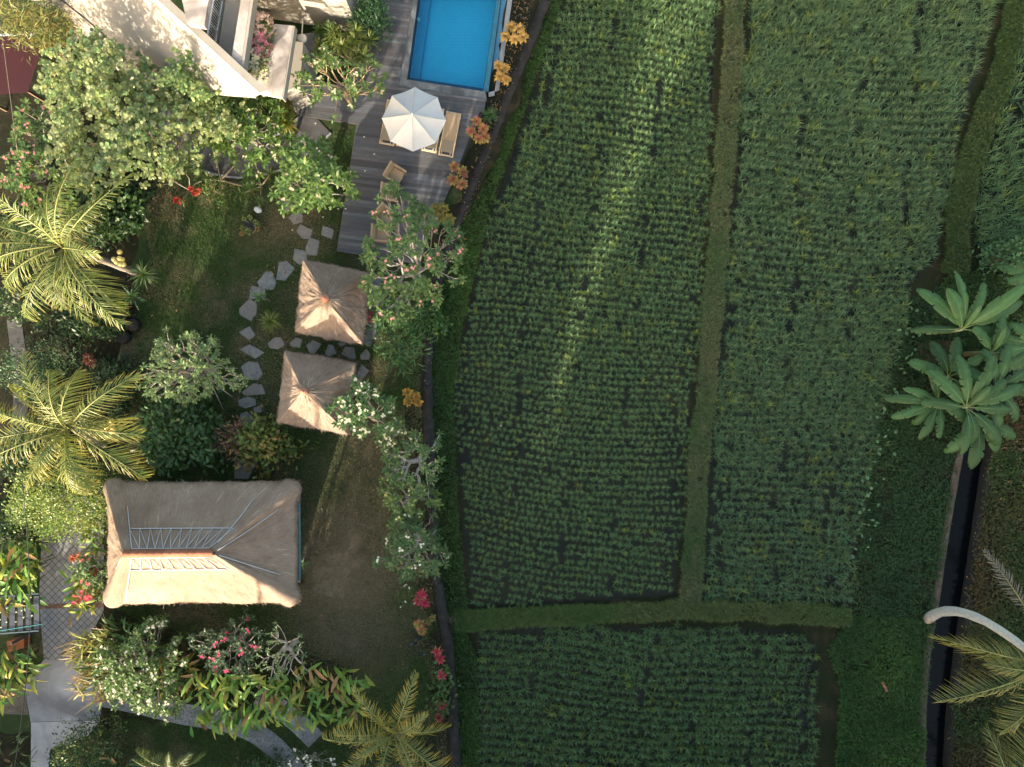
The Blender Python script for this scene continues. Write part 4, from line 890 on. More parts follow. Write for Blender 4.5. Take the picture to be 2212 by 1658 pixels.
def lattice(side,t0,t1,v0,v1,n,slope):
    mb=MB(); f=lambda t,v:surf(side,t,v,.07); K=10
    for v in (v0,v1): mb.tube([f(t0+(t1-t0)*i/K+(slope if v==v0 else 0)*(i/K),v) for i in range(K+1)],.024,5,bam)
    for i in range(n+1):
        ta=t0+(t1-t0)*i/n; sl_=slope*i/n; mb.tube([f(ta,v1),f(ta+sl_*1.0,v0)],.018,5,bam)
        if i<n:
            tb=t0+(t1-t0)*(i+1)/n; mb.tube([f(tb,v1),f(ta+sl_,v0)],.014,5,bam)
    return mb
part(roof,'bamboo_lattice',lattice(0,.10,.90,.66,.93,10,.03),SATIN); part(roof,'bamboo_lattice',lattice(2,.08,.90,.70,.93,9,.0),SATIN)
def hipline(side,t0,v0,t1,v1,rr=.022):
    mb=MB(); mb.tube([surf(side,t0+(t1-t0)*i/8,v0+(v1-v0)*i/8,.06) for i in range(9)],rr,5,bam); part(roof,'bamboo_pole',mb,SATIN)
hipline(0,.86,.25,.93,.86); hipline(1,.12,.18,.16,.95); hipline(1,.80,.20,.80,.93); hipline(0,.10,.35,.10,.93); hipline(2,.90,.06,.90,.90); hipline(3,.12,.2,.10,.9)
ins=lambda k:[tuple(np.array(cor).mean(0)+(np.array(c)-np.array(cor).mean(0))*k) for c in cor]
mb=MB(); q=ins(.80)
for i in range(4):
    a,b=q[i],q[(i+1)%4]; mb.beam((*a,1.25),(*b,1.25),.14,2.4,(.30,.22,.15))
part(house,'wall',mb,MATTE); mb=MB(); mb.prism(ins(.88),0,.15,(.25,.24,.23)); part(house,'floor',mb,STONE)
for c in ins(.90): part(house,'post',MB().tube([(*c,0),(*c,2.7)],.07,8,(.22,.15,.09)),BARK,True)
mb=MB(); a,b=np.array(D(646,1085,2.45)),np.array(D(647,1255,2.45)); mb.tube([a+(b-a)*i/10+np.array((0,0,-.04*math.sin(math.pi*i/10))) for i in range(11)],.06,8,(.05,.10,.11)); part(house,'gutter_roll',mb,MATTE,True)
def bale(label,cs,apex,ze,za,seed):
    cor=[D(x,y,ze)[:2] for x,y in cs]; ap=D(*apex,za); m=np.array(cor).mean(0); root=thing('thatched_pavilion',label,'pavilion',(m[0],m[1],0),'small thatched pavilions on the lawn')
    mb,sf=hip_roof(cor,[ap[:2],ap[:2]],ze,za,.17,-.05,1.12,.12,.03,56,30,seed,0.0,.10); rf=part(root,'thatch_roof',mb,THATCH,True)
    mb=MB(); r=rs(); n=260; az=r.rand(n)*6.283; straps(mb,np.tile(np.array((ap[0],ap[1],za+.02)),(n,1))+r.normal(size=(n,3))*.05,az,r.uniform(.25,.95,n),.028,-1.0+r.normal(size=n)*.10,-.35,jit(r,n,(.16,.125,.105),.6),jit(r,n,(.30,.23,.175),.5),5,'lance'); part(rf,'straw_cap',mb,MATTE)
    mb=MB(); mb.tube([(ap[0],ap[1],za-.1),(ap[0],ap[1],za+.10),(ap[0],ap[1],za+.22),(ap[0],ap[1],za+.27)],[.19,.185,.15,.03],14,(.30,.15,.105)); mb.tube([(ap[0],ap[1],za+.25),(ap[0],ap[1],za+.34)],[.06,.045],10,(.36,.17,.11)); part(rf,'finial',mb,TERRA,True)
    for c in cor:
        c=m+(np.array(c)-m)*.72; part(root,'post',MB().tube([(*c,0),(*c,ze+.35)],.06,8,(.25,.17,.10)),BARK,True)
    q=[tuple(m+(np.array(c)-m)*.74) for c in cor]; mb=MB(); mb.prism(q,.34,.46,(.22,.15,.09),True); mb.prism([tuple(m+(np.array(c)-m)*.6) for c in cor],0,.34,(.2,.19,.18)); part(root,'platform',mb,MATTE)
bale('small thatched pavilion nearer the deck, with a brick red finial',[(656,562),(797,592),(783,744),(639,718)],(703,645),2.2,4.35,21)
bale('small thatched pavilion half under the white flowered frangipani',[(617,760),(768,786),(752,938),(600,911)],(657,846),2.2,4.25,22)
mb=MB(); c=D(806,683,.5); mb.box((c[0],c[1],.46),(.5,.5,.12),.2,(.24,.03,.05)); single('seat_cushion',mb,MATTE,'dark red cushion at the right edge of the upper pavilion','cushion',None,(c[0],c[1],.4))

# ================================================================== VILLA
v0=D(700,40,0); villa=thing('villa','cream plastered villa with concrete ledges and a white balcony rail','villa',v0)
def quad3(mb,pts,thick,col=(1,1,1)):
    "slab with its top corners at (px,py,z)"
    t=[D(*p) for p in pts]; ar=sum(t[i][0]*t[(i+1)%4][1]-t[(i+1)%4][0]*t[i][1] for i in range(4))
    if ar<0: t=t[::-1]
    return mb.hexa([(p[0],p[1],p[2]-thick) for p in t]+t,col)
def slab(name,pts,thick,mat,parent=None,col=(1,1,1)):
    mb=MB(); quad3(mb,pts,thick,col); return part(parent or villa,name,mb,mat)
# sloping front face and its cap
slab('sloping_wall',[(-120,-142,2.0),(300,188,2.0),(548,206,5.4),(190,-118,5.4)],.35,PLASTER)
slab('wall_cap',[(191,-118,5.42),(549,206,5.42),(560,200,5.7),(207,-122,5.7)],.2,PLASTER)
slab('parapet',[(208,-122,5.7),(561,200,5.7),(578,196,5.7),(228,-128,5.7)],.5,PLASTER)
a=np.array(D(18,-100,3.0)); 
mb=MB(); A_=[np.array(D(*p)) for p in ((60,-60,4.95),(134,0,4.95),(185,42,4.92),(235,85,4.90),(290,140,4.9))]
# drain cable lying on the sloping face
def on_slope(px,py):
    P=[np.array(D(*p)) for p in ((-120,-142,2.0),(300,188,2.0),(548,206,5.4))]; nn=np.cross(P[1]-P[0],P[2]-P[0]); cam_=np.array((0,0,H)); g=np.array(D(px,py,0)); dd=g-cam_; t=np.dot(P[0]-cam_,nn)/np.dot(dd,nn); return cam_+dd*t
mb.tube([on_slope(60,-62)+np.array((0,0,.05)),on_slope(134,2)+np.array((0,0,.05)),on_slope(190,46)+np.array((0,0,.05)),on_slope(245,95)+np.array((0,0,.05))],.035,6,(.08,.07,.06)); part(villa,'drain_cable',mb,MATTE)
slab('concrete_ledge',[(380,-60,6.4),(460,-60,6.4),(441,57,6.4),(404,50,6.4)],.35,CONCRETE)
BROWN=m_concrete('brown_tile_floor',(.09,.06,.035),(.13,.09,.055),(.17,.12,.075),2)
slab('balcony_floor',[(430,-60,3.4),(500,-60,3.4),(470,130,3.4),(400,60,3.4)],.2,BROWN)
slab('balcony_kerb',[(488,-70,3.75),(498,-70,3.75),(468,112,3.75),(459,106,3.75)],.5,PLASTER)
mb=MB(); rl=thing; a=np.array(D(494,-60,3.8)); b=np.array(D(465,104,3.8)); nb=30; wht=(.82,.82,.84); up=np.array((0,0,.95))
rail=part(villa,'balcony_rail',MB().beam(a+up,b+up,.05,.04,wht).beam(a+up*.1,b+up*.1,.05,.04,wht),MATTE)
for i in range(nb+1):
    p=a+(b-a)*i/nb; w=.05 if i%6==0 else .022; part(rail,'baluster',MB().beam(p+up*.1,p+up,w,w,wht),MATTE)
slab('balcony_wall',[(497,-60,4.6),(537,-60,4.6),(500,140,4.6),(470,112,4.6)],.6,PLASTER)
slab('concrete_ledge',[(530,-60,5.6),(549,-60,5.6),(519,150,5.6),(497,145,5.6)],.4,CONCRETE)
slab('ledge_fascia',[(549.5,-60,5.62),(556,-60,5.62),(525,152,5.62),(519.5,150,5.62)],.5,PLASTER)
slab('lower_floor',[(520,30,1.2),(580,40,1.2),(560,200,1.2),(500,160,1.2)],.2,BROWN)
slab('planter_side',[(556,36,4.2),(574,40,4.2),(552,182,4.2),(533,165,4.2)],1.2,PLASTER)
slab('concrete_canopy',[(572,50,4.1),(634,56,4.1),(609,213,4.1),(548,200,4.1)],.12,CONCRETE)
slab('canopy_fascia',[(634.5,56,4.12),(637,56.5,4.12),(612,214,4.12),(609.5,213,4.12)],.42,PLASTER)
mb=MB(); q=[D(x,y,0)[:2] for x,y in ((778,72),(556,36),(545,-420),(840,-420))]; mb.prism(q,0,7.2); part(villa,'house_wall',mb,PLASTER)
q=[np.array(D(x,y,0)[:2]) for x,y in ((774,70.5),(618,46))]; 
slab('porch_wall',[(622,88,2.6),(655,92,2.6),(648,185,2.6),(612,200,2.6)],2.6,PLASTER)
slab('terrace_step',[(612,190,.3),(652,180,.3),(643,242,.3),(618,228,.3)],.3,m_plaster())
slab('terrace_floor',[(640,75,.22),(700,68,.22),(690,150,.22),(640,185,.22)],.2,PAVING)
mb=MB(); c=np.array(D(653,84,2.1)); w_=np.array(D(654,64,2.2)); 
lp=thing('wall_lamp','round cream lamp on a short arm against the villa wall','lamp',tuple(c)); part(lp,'arm',MB().beam(w_+np.array((0,.35,0)),c+np.array((0,0,.10)),.04,.04,(.7,.62,.5)),MATTE)
mb.tube([(c[0],c[1],c[2]-.12),(c[0],c[1],c[2]+.06),(c[0],c[1],c[2]+.10)],[.17,.2,.15],16,(.75,.66,.54)); part(lp,'lamp_shade',mb,MATTE,True)
# bougainvillea in the villa planter
for (px,py,rx_,ry_,lab,fc) in ((577,75,16,30,'pale pink and cream bougainvillea at the upper end of the villa planter',(.75,.55,.52)),(570,112,16,26,'rose pink bougainvillea in the middle of the villa planter',(.72,.28,.42)),(564,148,18,24,'creamy white bougainvillea at the lower end of the villa planter',(.78,.74,.60))):
    bush(lab,px,py,4.9,rx_,ry_,1100,.10,.07,(.16,.22,.07),'bougainvillea','bougainvillea',fc,70,.5,8,.06,'bougainvillea in the villa planter',zbase=3.9,heads=5)
# red roof and pergola at the left edge
mb=MB(); P=np.array([D(-60,80,2.6),D(96,78,2.6),D(60,200,2.2),D(-60,210,2.2)]); n=34; sh=thing('shed_roof','maroon corrugated roof at the left edge behind the big tree','roof',tuple((P.mean(0)[0],P.mean(0)[1],0)))
V=[];tt=[]
for i in range(n*2+1):
    t=i/(n*2); a=P[0]*(1-t)+P[1]*t; b=P[3]*(1-t)+P[2]*t; dz=.03*(1 if i%2 else -1); V += [a+np.array((0,0,dz)),b+np.array((0,0,dz))]
    if i: tt += [(2*i-2,2*i-1,2*i),(2*i-1,2*i+1,2*i)]
mb.add(V,tt,(.028,.007,.010)); part(sh,'roof_sheet',mb,SATIN); part(sh,'ridge_strip',MB().beam(P[0]+np.array((0,.05,.05)),P[1]+np.array((0,.05,.05)),.08,.05,(.35,.45,.52)),SATIN)  # maroon darkened in the colour to stand in for shade over the roof
for p in P: part(sh,'post',MB().beam((p[0]*.9+P.mean(0)[0]*.1,p[1]*.9+P.mean(0)[1]*.1,0),(p[0]*.9+P.mean(0)[0]*.1,p[1]*.9+P.mean(0)[1]*.1,p[2]-.06),.1,.1,(.1,.07,.05)),MATTE)
pg=thing('slatted_pergola','dark slatted pergola roof with fallen blossoms at the left edge','pergola',D(30,1335,0)); sl_c=(.045,.05,.062)
for i in range(7):
    x0=-32+i*17.5; mb=MB(); quad3(mb,[(x0,1288,2.0),(x0+11.5,1288,2.0),(x0+12,1368-i*1.5,2.0),(x0,1369-i*1.5,2.0)],.06,sl_c); part(pg,'slat',mb,SATIN)
for y in (1288,1312,1368): part(pg,'rail',MB().beam(D(-60,y+6,2.06),D(84,y-5,2.06),.05,.05,(.06,.09,.11)),SATIN)
for x,y in ((80,1292),(80,1362),(-50,1292),(-50,1368)): part(pg,'post',MB().beam(D(x,y,0),D(x,y,0)[:2]+(1.96,),.09,.09,sl_c),SATIN)
mb=MB(); quad3(mb,[(14,1386,.5),(52,1378,.5),(52,1400,.5),(18,1410,.5)],.5,(.30,.10,.035)); c=D(33,1395,0); single('planter_box',mb,TERRA,'rust brown planter box below the slatted pergola','planter',None,c)
mb=MB(); mb.tube([np.array(D(-30,1368,2.3))+(np.array(D(95,1348,2.0))-np.array(D(-30,1368,2.3)))*i/10 for i in range(11)],.015,5,(.05,.22,.24)); single('garden_cable',mb,MATTE,'thin teal cable along the lower edge of the pergola','cable')
mb=MB(); a=np.array(D(48,1040,5.2)); b=np.array(D(22,1720,5.2)); mb.tube([a+(b-a)*i/24+np.array((0,0,-.9*math.sin(math.pi*i/24))) for i in range(25)],.018,5,(.03,.03,.03)); single('power_cable',mb,MATTE,'thin black overhead cable running down the left edge','cable')
mb=MB(); a=np.array(D(0,40,5.2)); b=np.array(D(38,330,4.2)); mb.tube([a+(b-a)*i/12 for i in range(13)],.018,5,(.10,.09,.07)); single('power_cable',mb,MATTE,'thin cable crossing the maroon roof','cable')
# ================================================================== TREES AND SHRUBS
HEART=(.35,1.,.75,.06)
bush('large spreading tree with pale heart shaped leaves in front of the villa slope',240,238,6.6,205,152,11500,.155,.14,(.20,.27,.10),'broadleaf_tree','tree',None,0,.55,17,col2=(.32,.36,.17),prof=HEART,rough=.16,stem=(.24,.18,.12),zl=.55,droop=.1,whorl=7)
PK=(.75,.30,.36); WH=(.82,.78,.66); PALE=(.135,.185,.06)
frangipani('pink blossomed frangipani leaning in from the left edge',38,330,4.2,75,130,95,PK,(.10,.17,.045),nfl=.35,dome=.5)
frangipani('dense frangipani beside the dark garden path under the villa',510,262,3.6,95,85,120,(.75,.65,.5),(.09,.165,.035),nfl=.10,dome=.5)
frangipani('round leafy frangipani at the left side of the deck',655,368,3.8,84,84,135,(.78,.62,.55),(.105,.18,.045),nfl=.14,dome=.5)
frangipani('open branched frangipani over the deck by the villa porch',715,152,4.2,98,72,64,(.70,.62,.5),(.10,.17,.05),nfl=.22,nleaf=8,L=.27,W=.09,dome=.35,bark=(.34,.26,.17),hole=.05)
frangipani('tall sparse frangipani full of pink blossom at the end of the deck',876,545,5.0,124,144,185,(.78,.36,.42),(.085,.155,.045),nfl=.17,nleaf=11,L=.27,W=.085,dome=.35,bark=(.36,.33,.30),hole=.0,base=(905,610))
frangipani('pale leaved frangipani with whitish branches on the open lawn',385,795,3.5,108,84,165,None,(.15,.22,.085),bark=(.48,.42,.36),nleaf=9,L=.22,W=.07,dome=.28,thick=.017)
frangipani('white blossomed frangipani overhanging the lower pavilion',772,893,4.3,76,66,72,(.85,.82,.72),(.065,.14,.04),nfl=.5,nleaf=9,L=.27,W=.085,dome=.35,bark=(.3,.27,.24),base=(815,905))
frangipani('white blossomed small frangipani just right of the lower pavilion tree',838,945,3.0,40,42,26,(.85,.82,.66),(.10,.17,.05),nfl=.4,L=.25,W=.08)
frangipani('grey limbed frangipani with bare forks beside the stone wall',892,1005,3.8,66,78,58,None,(.065,.13,.035),nleaf=8,L=.26,W=.085,bark=(.48,.46,.43),thick=.019,dome=.3,hole=.1)
frangipani('yellowish leaved frangipani in the middle of the wall side row',868,1095,3.2,62,62,62,(.7,.7,.35),(.09,.15,.035),nfl=.12,L=.25,W=.09,bark=(.4,.37,.33),dome=.4)
frangipani('lowest dark frangipani of the wall side row with a few white blossoms',882,1195,3.6,76,82,100,(.82,.80,.76),(.055,.115,.035),nfl=.10,L=.26,W=.08,bark=(.40,.37,.34),dome=.45)
frangipani('nearly bare young frangipani with knobbly grey branches',600,1432,2.9,56,62,38,None,(.10,.17,.065),nleaf=7,L=.17,W=.05,bark=(.46,.42,.36),thick=.019,dome=.35)
frangipani('dark frangipani bush with magenta blossom below the big thatched roof',478,1418,2.9,76,66,95,(.78,.06,.25),(.045,.085,.035),nfl=.14,L=.24,W=.07,dome=.5)
frangipani('bushy white blossomed frangipani at the lower left by the drive',275,1475,3.4,104,100,260,(.82,.78,.72),(.10,.175,.04),nfl=.22,L=.24,W=.08,dome=.55)
frangipani('small white blossomed oleander like frangipani at the bottom edge',660,1668,1.8,70,40,26,(.82,.82,.85),(.04,.08,.03),nfl=.4,L=.2,W=.05)
frangipani('pale frangipani with pink blossom beside the left end of the big roof',178,1248,2.3,52,44,60,(.75,.18,.25),(.15,.23,.08),nfl=.16,L=.22,W=.06,dome=.4)
# wooden stakes propping the pale frangipani
for a,b,za,lab in (((440,795),(482,884),1.6,'longest bare wooden stake leaning out of the pale frangipani'),((475,838),(502,858),.8,'short bare stake below the pale frangipani pointing at the path'),((487,797),(514,796),.7,'short horizontal white stake beside the pale frangipani')):
    mb=MB(); mb.tube([D(*a,za),D(*b,.05)],.028,6,(.45,.40,.34)); single('wooden_stake',mb,BARK,lab,'stake','stakes propping the pale frangipani',D(*b,0))
bush('dark fishtail palm shrub above the left end of the big roof',372,932,2.3,84,76,1500,.34,.15,(.045,.105,.032),'fishtail_palm','palm shrub',None,0,.2,13,prof=(.08,.55,1.,.35),rough=.2,zl=.25)
bush('light green and yellow fishtail palm shrub by the end of the stone path',560,965,2.4,62,58,900,.27,.14,(.12,.17,.035),'fishtail_palm','palm shrub',None,0,.3,13,prof=(.08,.55,1.,.35),rough=.25,col2=(.26,.18,.05))
bush('bronze purple leaved shrub left of the light fishtail palm',497,952,2.1,36,38,420,.24,.06,(.14,.065,.06),'cordyline_bush','cordyline',None,0,.4,12,rough=.3,col2=(.30,.15,.10))
bush('light green clipped tree at the left edge above the drive',95,1085,4.2,112,92,10000,.11,.07,(.15,.235,.06),'small_leaved_tree','tree',None,0,.5,15,rough=.2,col2=(.19,.22,.06))
bush('dark glossy shrub at the bottom left over the pale drive',162,1635,2.6,66,58,1700,.15,.07,(.035,.075,.03),'shrub','shrub',None,0,.4,13,col2=(.10,.14,.03))
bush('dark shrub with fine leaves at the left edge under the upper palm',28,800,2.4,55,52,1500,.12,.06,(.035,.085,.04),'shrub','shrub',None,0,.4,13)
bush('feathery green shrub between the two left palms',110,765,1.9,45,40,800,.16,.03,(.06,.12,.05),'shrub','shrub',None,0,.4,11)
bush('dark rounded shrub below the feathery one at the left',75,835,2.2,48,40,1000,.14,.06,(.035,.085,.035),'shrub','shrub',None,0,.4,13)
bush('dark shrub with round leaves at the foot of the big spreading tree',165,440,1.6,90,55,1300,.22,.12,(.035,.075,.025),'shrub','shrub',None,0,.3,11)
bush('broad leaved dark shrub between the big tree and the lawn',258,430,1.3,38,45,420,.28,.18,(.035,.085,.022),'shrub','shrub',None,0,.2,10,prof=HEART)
bush('leafy green tree filling the gap between the big tree and the villa slope',415,190,5.9,72,58,2500,.14,.125,(.16,.23,.08),'broadleaf_tree','tree',None,0,.4,17,prof=HEART,zl=.55,whorl=7)
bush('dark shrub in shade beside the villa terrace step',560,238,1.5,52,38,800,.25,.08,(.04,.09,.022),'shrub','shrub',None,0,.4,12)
bush('dense green shrub between the villa wall and the deck top',790,22,2.6,40,52,2200,.17,.06,(.035,.095,.035),'shrub','shrub',None,0,.4,14,rough=.12)
bush('narrow leaved bright green shrub right of the upper pavilion',857,722,1.9,56,62,1000,.40,.045,(.065,.155,.05),'oleander_shrub','shrub',None,0,.35,14,prof=(.3,1.,.8,.05),rough=.15,col2=(.10,.20,.07))
bush('low leafy plant hanging over the stone wall by the pavilions',930,690,1.0,22,35,300,.2,.14,(.05,.12,.03),'shrub','shrub',None,0,.3,10,prof=HEART)
bush('young bush on the far bank above the bananas at the right edge',2205,560,1.2,48,40,600,.2,.12,(.07,.15,.06),'shrub','shrub',None,0,.4,12,zbase=-.7)
bush('low yellow green shrub on the lawn beside the red bromeliads',455,405,.8,30,26,380,.16,.03,(.10,.17,.03),'shrub','shrub',None,0,.5,12)
bush('dead brown shrub with bare stems near the stone wall',900,1225,1.0,30,24,120,.14,.05,(.14,.07,.045),'shrub','shrub',None,0,.4,8)
bush('low clump of fine grass on the lawn beside the magenta bromeliad',880,1290,.6,24,20,320,.12,.03,(.07,.15,.03),'shrub','shrub',(.8,.8,.8),6,.5,10,.03)
bush('small trimmed blue flowered shrub on the lower lawn',902,1398,.6,28,26,420,.10,.04,(.05,.06,.035),'shrub','shrub',(.12,.12,.5),4,.5,10,.03)
bush('trailing green plant over the wall foot beside the magenta bromeliads',958,1500,.7,18,52,260,.24,.12,(.06,.13,.035),'shrub','shrub',None,0,.3,8,prof=HEART,zbase=0)
bush('dark hedge shrub at the top left corner behind the bamboo',70,58,1.6,60,40,800,.2,.06,(.02,.045,.015),'shrub','shrub',None,0,.4,12)
for i,(px,py,z,rx_,ry_,lab) in enumerate(((30,22,5.5,78,42,'bamboo clump with drooping leaf sprays in the top left corner'),(95,52,4.2,45,30,'smaller bamboo clump leaning against the villa slope'))):
    bush(lab,px,py,z,rx_,ry_,1900-800*i,.34,.045,(.13,.16,.05),'bamboo','bamboo',None,0,-.35,16,rough=.25,prof=(.5,1.,.7,.05),zl=.4,col2=(.24,.20,.07))
# rosettes and spiky plants
YE=(.42,.28,.06); YO=(.50,.24,.04); PI=(.50,.09,.11); GR=(.16,.17,.05)
croton('orange and yellow bromeliads beside the pool at the top of the wall',[(1105,58),(1122,62),(1092,78),(1112,84),(1130,80)],.75,(.55,.32,.13),(.58,.40,.09),.34,.14)
croton('orange yellow bromeliads beside the pool, second from the top',[(1076,142),(1090,148),(1080,165),(1092,172)],.7,(.52,.28,.10),(.56,.37,.08),.32,.13)
croton('bromeliads with a hot pink heart opposite the sun loungers',[(1030,262),(1016,284),(1044,278),(1034,300),(1048,296)],.8,(.44,.12,.11),(.40,.33,.08),.33,.13)
croton('red and olive bromeliads at the deck edge level with the turned chair',[(981,360),(1000,372),(978,388),(998,398)],.8,(.34,.11,.08),(.34,.30,.07),.36,.15)
croton('olive and mustard bromeliads at the deck edge under the pink frangipani',[(940,452),(958,450),(950,470),(970,474)],.8,(.20,.17,.05),(.32,.25,.04),.36,.15)
croton('solitary golden bromeliads with red hearts on the lawn edge by the wall',[(880,848),(898,856),(882,868),(903,870)],.6,(.34,.17,.05),(.58,.36,.05),.30,.13)
croton('twin vivid magenta bromeliads, first along the wall below the frangipanis',[(912,1284),(918,1302),(904,1298)],.6,(.50,.02,.10),(.42,.03,.10),.34,.08,26,prof='lance')
croton('yellow green bromeliad with magenta tips on the lower lawn',[(906,1350,1.2),(912,1364)],.6,(.30,.24,.06),(.50,.05,.13),.30,.11,26)
croton('dull olive bromeliad beside the magenta tipped one',[(926,1343),(934,1336)],.5,(.16,.14,.05),(.22,.18,.06),.24,.09)
croton('deep red bromeliads at the wall, upper pair near the bottom palm',[(944,1408),(950,1424)],.7,(.42,.02,.07),(.36,.03,.08),.34,.08,26,prof='lance')
croton('lone magenta bromeliad at the wall just above the bottom palm frond',[(954,1460)],.6,(.50,.05,.12),(.46,.06,.12),.34,.09,26,prof='lance')
croton('dusky red bromeliad at the wall half under the bottom palm',[(955,1525),(948,1552)],.6,(.22,.03,.05),(.28,.04,.06),.32,.08,24,prof='lance')
croton('bright red flowering plant on the upper lawn with bare twigs above it',[(412,408),(420,418),(428,412)],.7,(.55,.03,.05),(.40,.10,.06),.20,.10)
croton('dark red bromeliad left of the bright red one on the upper lawn',[(383,432,1.1)],.5,(.40,.01,.03),(.32,.01,.03),.24,.10)
croton('dusky pink red bromeliad in the shade between the left palms',[(190,776,1.2),(198,784)],.6,(.24,.06,.06),(.22,.06,.06),.30,.10)
croton('salmon red bromeliads beside the left end of the big thatched roof',[(158,1206),(174,1202),(184,1210)],1.0,(.55,.10,.08),(.50,.22,.10),.30,.10)
croton('ring of small green bromeliads round a dark pot on the lawn',[(527,473,.7),(540,470,.8),(552,480,.8),(556,487),(535,500),(524,493,.8)],.45,(.12,.15,.05),(.10,.17,.05),.22,.09)
croton('small yellow and brown bromeliad in the ring planter on the lawn',[(556,495,.8),(522,505,.7)],.5,(.16,.05,.03),(.34,.26,.06),.20,.08)
mb=MB(); c=D(540,488,.2); mb.tube([(c[0],c[1],0),(c[0],c[1],.2),(c[0],c[1],.24)],[.30,.34,.30],14,(.03,.03,.032)); single('round_pot',mb,STONE,'dark round pot ringed by bromeliads on the lawn','pot',None,(c[0],c[1],0),True)
mb=MB(); c=D(556,453,.15); mb.ball((0,0,.07),.15,(.50,.51,.53),12,8,.5); v=mb.v[0]; v[:,0]*=1.35; v[:]=v@np.array([[.87,-.5,0],[.5,.87,0],[0,0,1]])+np.array((c[0],c[1],0)); single('garden_stone',mb,SATIN,'smooth white egg shaped stone on the lawn above the ring planter','stone',None,c,True)
for px,py,lab in ((290,702,'dark glazed pot at the lawn edge by the upper palm'),(268,728,'second dark pot half under shrubs near the upper palm')):
    mb=MB(); c=D(px,py,.3); mb.tube([(c[0],c[1],0),(c[0],c[1],.25),(c[0],c[1],.5),(c[0],c[1],.52)],[.22,.33,.30,.24],14,(.006,.006,.007)); single('glazed_pot',mb,MATTE,lab,'pot','dark pots by the upper palm',(c[0],c[1],0),True)
spiky('dark green dracaena rosette on the lawn beside the stepping stones',583,695,1.0,.62,70,(.055,.12,.02),.05,tipcol=(.16,.18,.04))
spiky('thin stemmed young dracaena leaning over the stepping stones',556,640,1.9,.38,16,(.05,.12,.04),.09,droop=.8)
spiky('spiky dark green agave like plant right of the upper coconut palm',308,592,1.3,.75,48,(.05,.11,.035),.06,name='pandanus',cat='pandanus',tipcol=(.10,.15,.05))
spiky('spiky plant in deep shade below the upper coconut palm trunk',285,640,.9,.7,40,(.035,.085,.03),.06,name='pandanus',cat='pandanus')
spiky('yellow green pandanus shrub beside the villa terrace step',600,232,1.6,.6,40,(.13,.16,.02),.055,name='pandanus',cat='pandanus',heads=6,spread=.55,tipcol=(.26,.22,.03))
spiky('dark pandanus shrub right of the yellow green one near the path kerb',628,270,1.1,.55,40,(.05,.11,.025),.05,name='pandanus',cat='pandanus',heads=4,spread=.4)
spiky('bright striped pandanus shrub between the villa wall and the deck',742,98,1.7,.55,44,(.12,.17,.03),.055,name='pandanus',cat='pandanus',heads=12,spread=.62,tipcol=(.18,.21,.05))
spiky('dark pandanus shrub at the left end of that bed by the wall lamp',700,86,1.5,.5,40,(.07,.13,.025),.055,name='pandanus',cat='pandanus',heads=6,spread=.4)
spiky('spiky grass clump hanging over the wall above the pink hearted bromeliads',1058,248,.7,.5,60,(.05,.11,.03),.03,name='grass_clump',cat='grass clump')
spiky('wispy grey green tuft beside the drive below the pergola',148,1405,.7,.6,70,(.11,.12,.08),.022,name='grass_clump',cat='grass clump')
spiky('small star shaped tuft at the foot of the big roof, right side',655,1218,.4,.4,30,(.10,.17,.09),.025,name='grass_clump',cat='grass clump')
spiky('tiny tuft at the foot of the big roof, upper right side',652,1125,.3,.25,24,(.06,.12,.04),.03,name='grass_clump',cat='grass clump')
spiky('fringe of strap leaves along the kerb of the dark garden path',470,385,.4,.4,34,(.07,.13,.03),.03,name='grass_clump',cat='grass clump',heads=6,spread=.7)
spiky('tufts of grass along the lower kerb of the dark path near the deck',560,397,.4,.38,34,(.07,.13,.03),.03,name='grass_clump',cat='grass clump',heads=6,spread=.6)
spiky('leafy border tuft between the dark path and the red flowers',398,360,.5,.4,34,(.07,.14,.03),.035,name='grass_clump',cat='grass clump',heads=5,spread=.4)
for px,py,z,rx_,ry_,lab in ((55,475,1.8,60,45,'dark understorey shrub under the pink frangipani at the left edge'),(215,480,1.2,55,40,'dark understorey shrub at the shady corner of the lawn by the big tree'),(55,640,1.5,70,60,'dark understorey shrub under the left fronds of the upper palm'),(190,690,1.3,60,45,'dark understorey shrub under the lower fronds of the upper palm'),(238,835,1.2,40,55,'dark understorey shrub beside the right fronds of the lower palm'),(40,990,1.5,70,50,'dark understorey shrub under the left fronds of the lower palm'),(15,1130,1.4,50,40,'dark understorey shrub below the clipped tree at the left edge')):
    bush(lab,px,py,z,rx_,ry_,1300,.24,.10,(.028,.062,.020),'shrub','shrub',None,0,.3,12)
# bare twigs over the red flowers
mb=MB(); r=rs(); b=np.array(D(410,412,.2))
for p in ((330,358,1.8),(345,402,1.5),(398,372,1.6),(435,392,1.0),(395,440,.8)):
    e=np.array(D(*p)); mb.tube([b,(b+e)/2+r.normal(size=3)*.1+np.array((0,0,.15)),e],[.022,.016,.007],5,(.32,.28,.22),False)
tw=single('bare_twigs',mb,BARK,'thin bare twigs with a few leaf tufts over the red flowers','twig',None,tuple(b))
fo=MB(); whorls(fo,r,np.array([D(330,356,1.8),D(345,402,1.5),D(396,440,.8)]),7,.16,.06,(.16,.19,.06)); part(tw,'leaf_tuft',fo,LEAF)
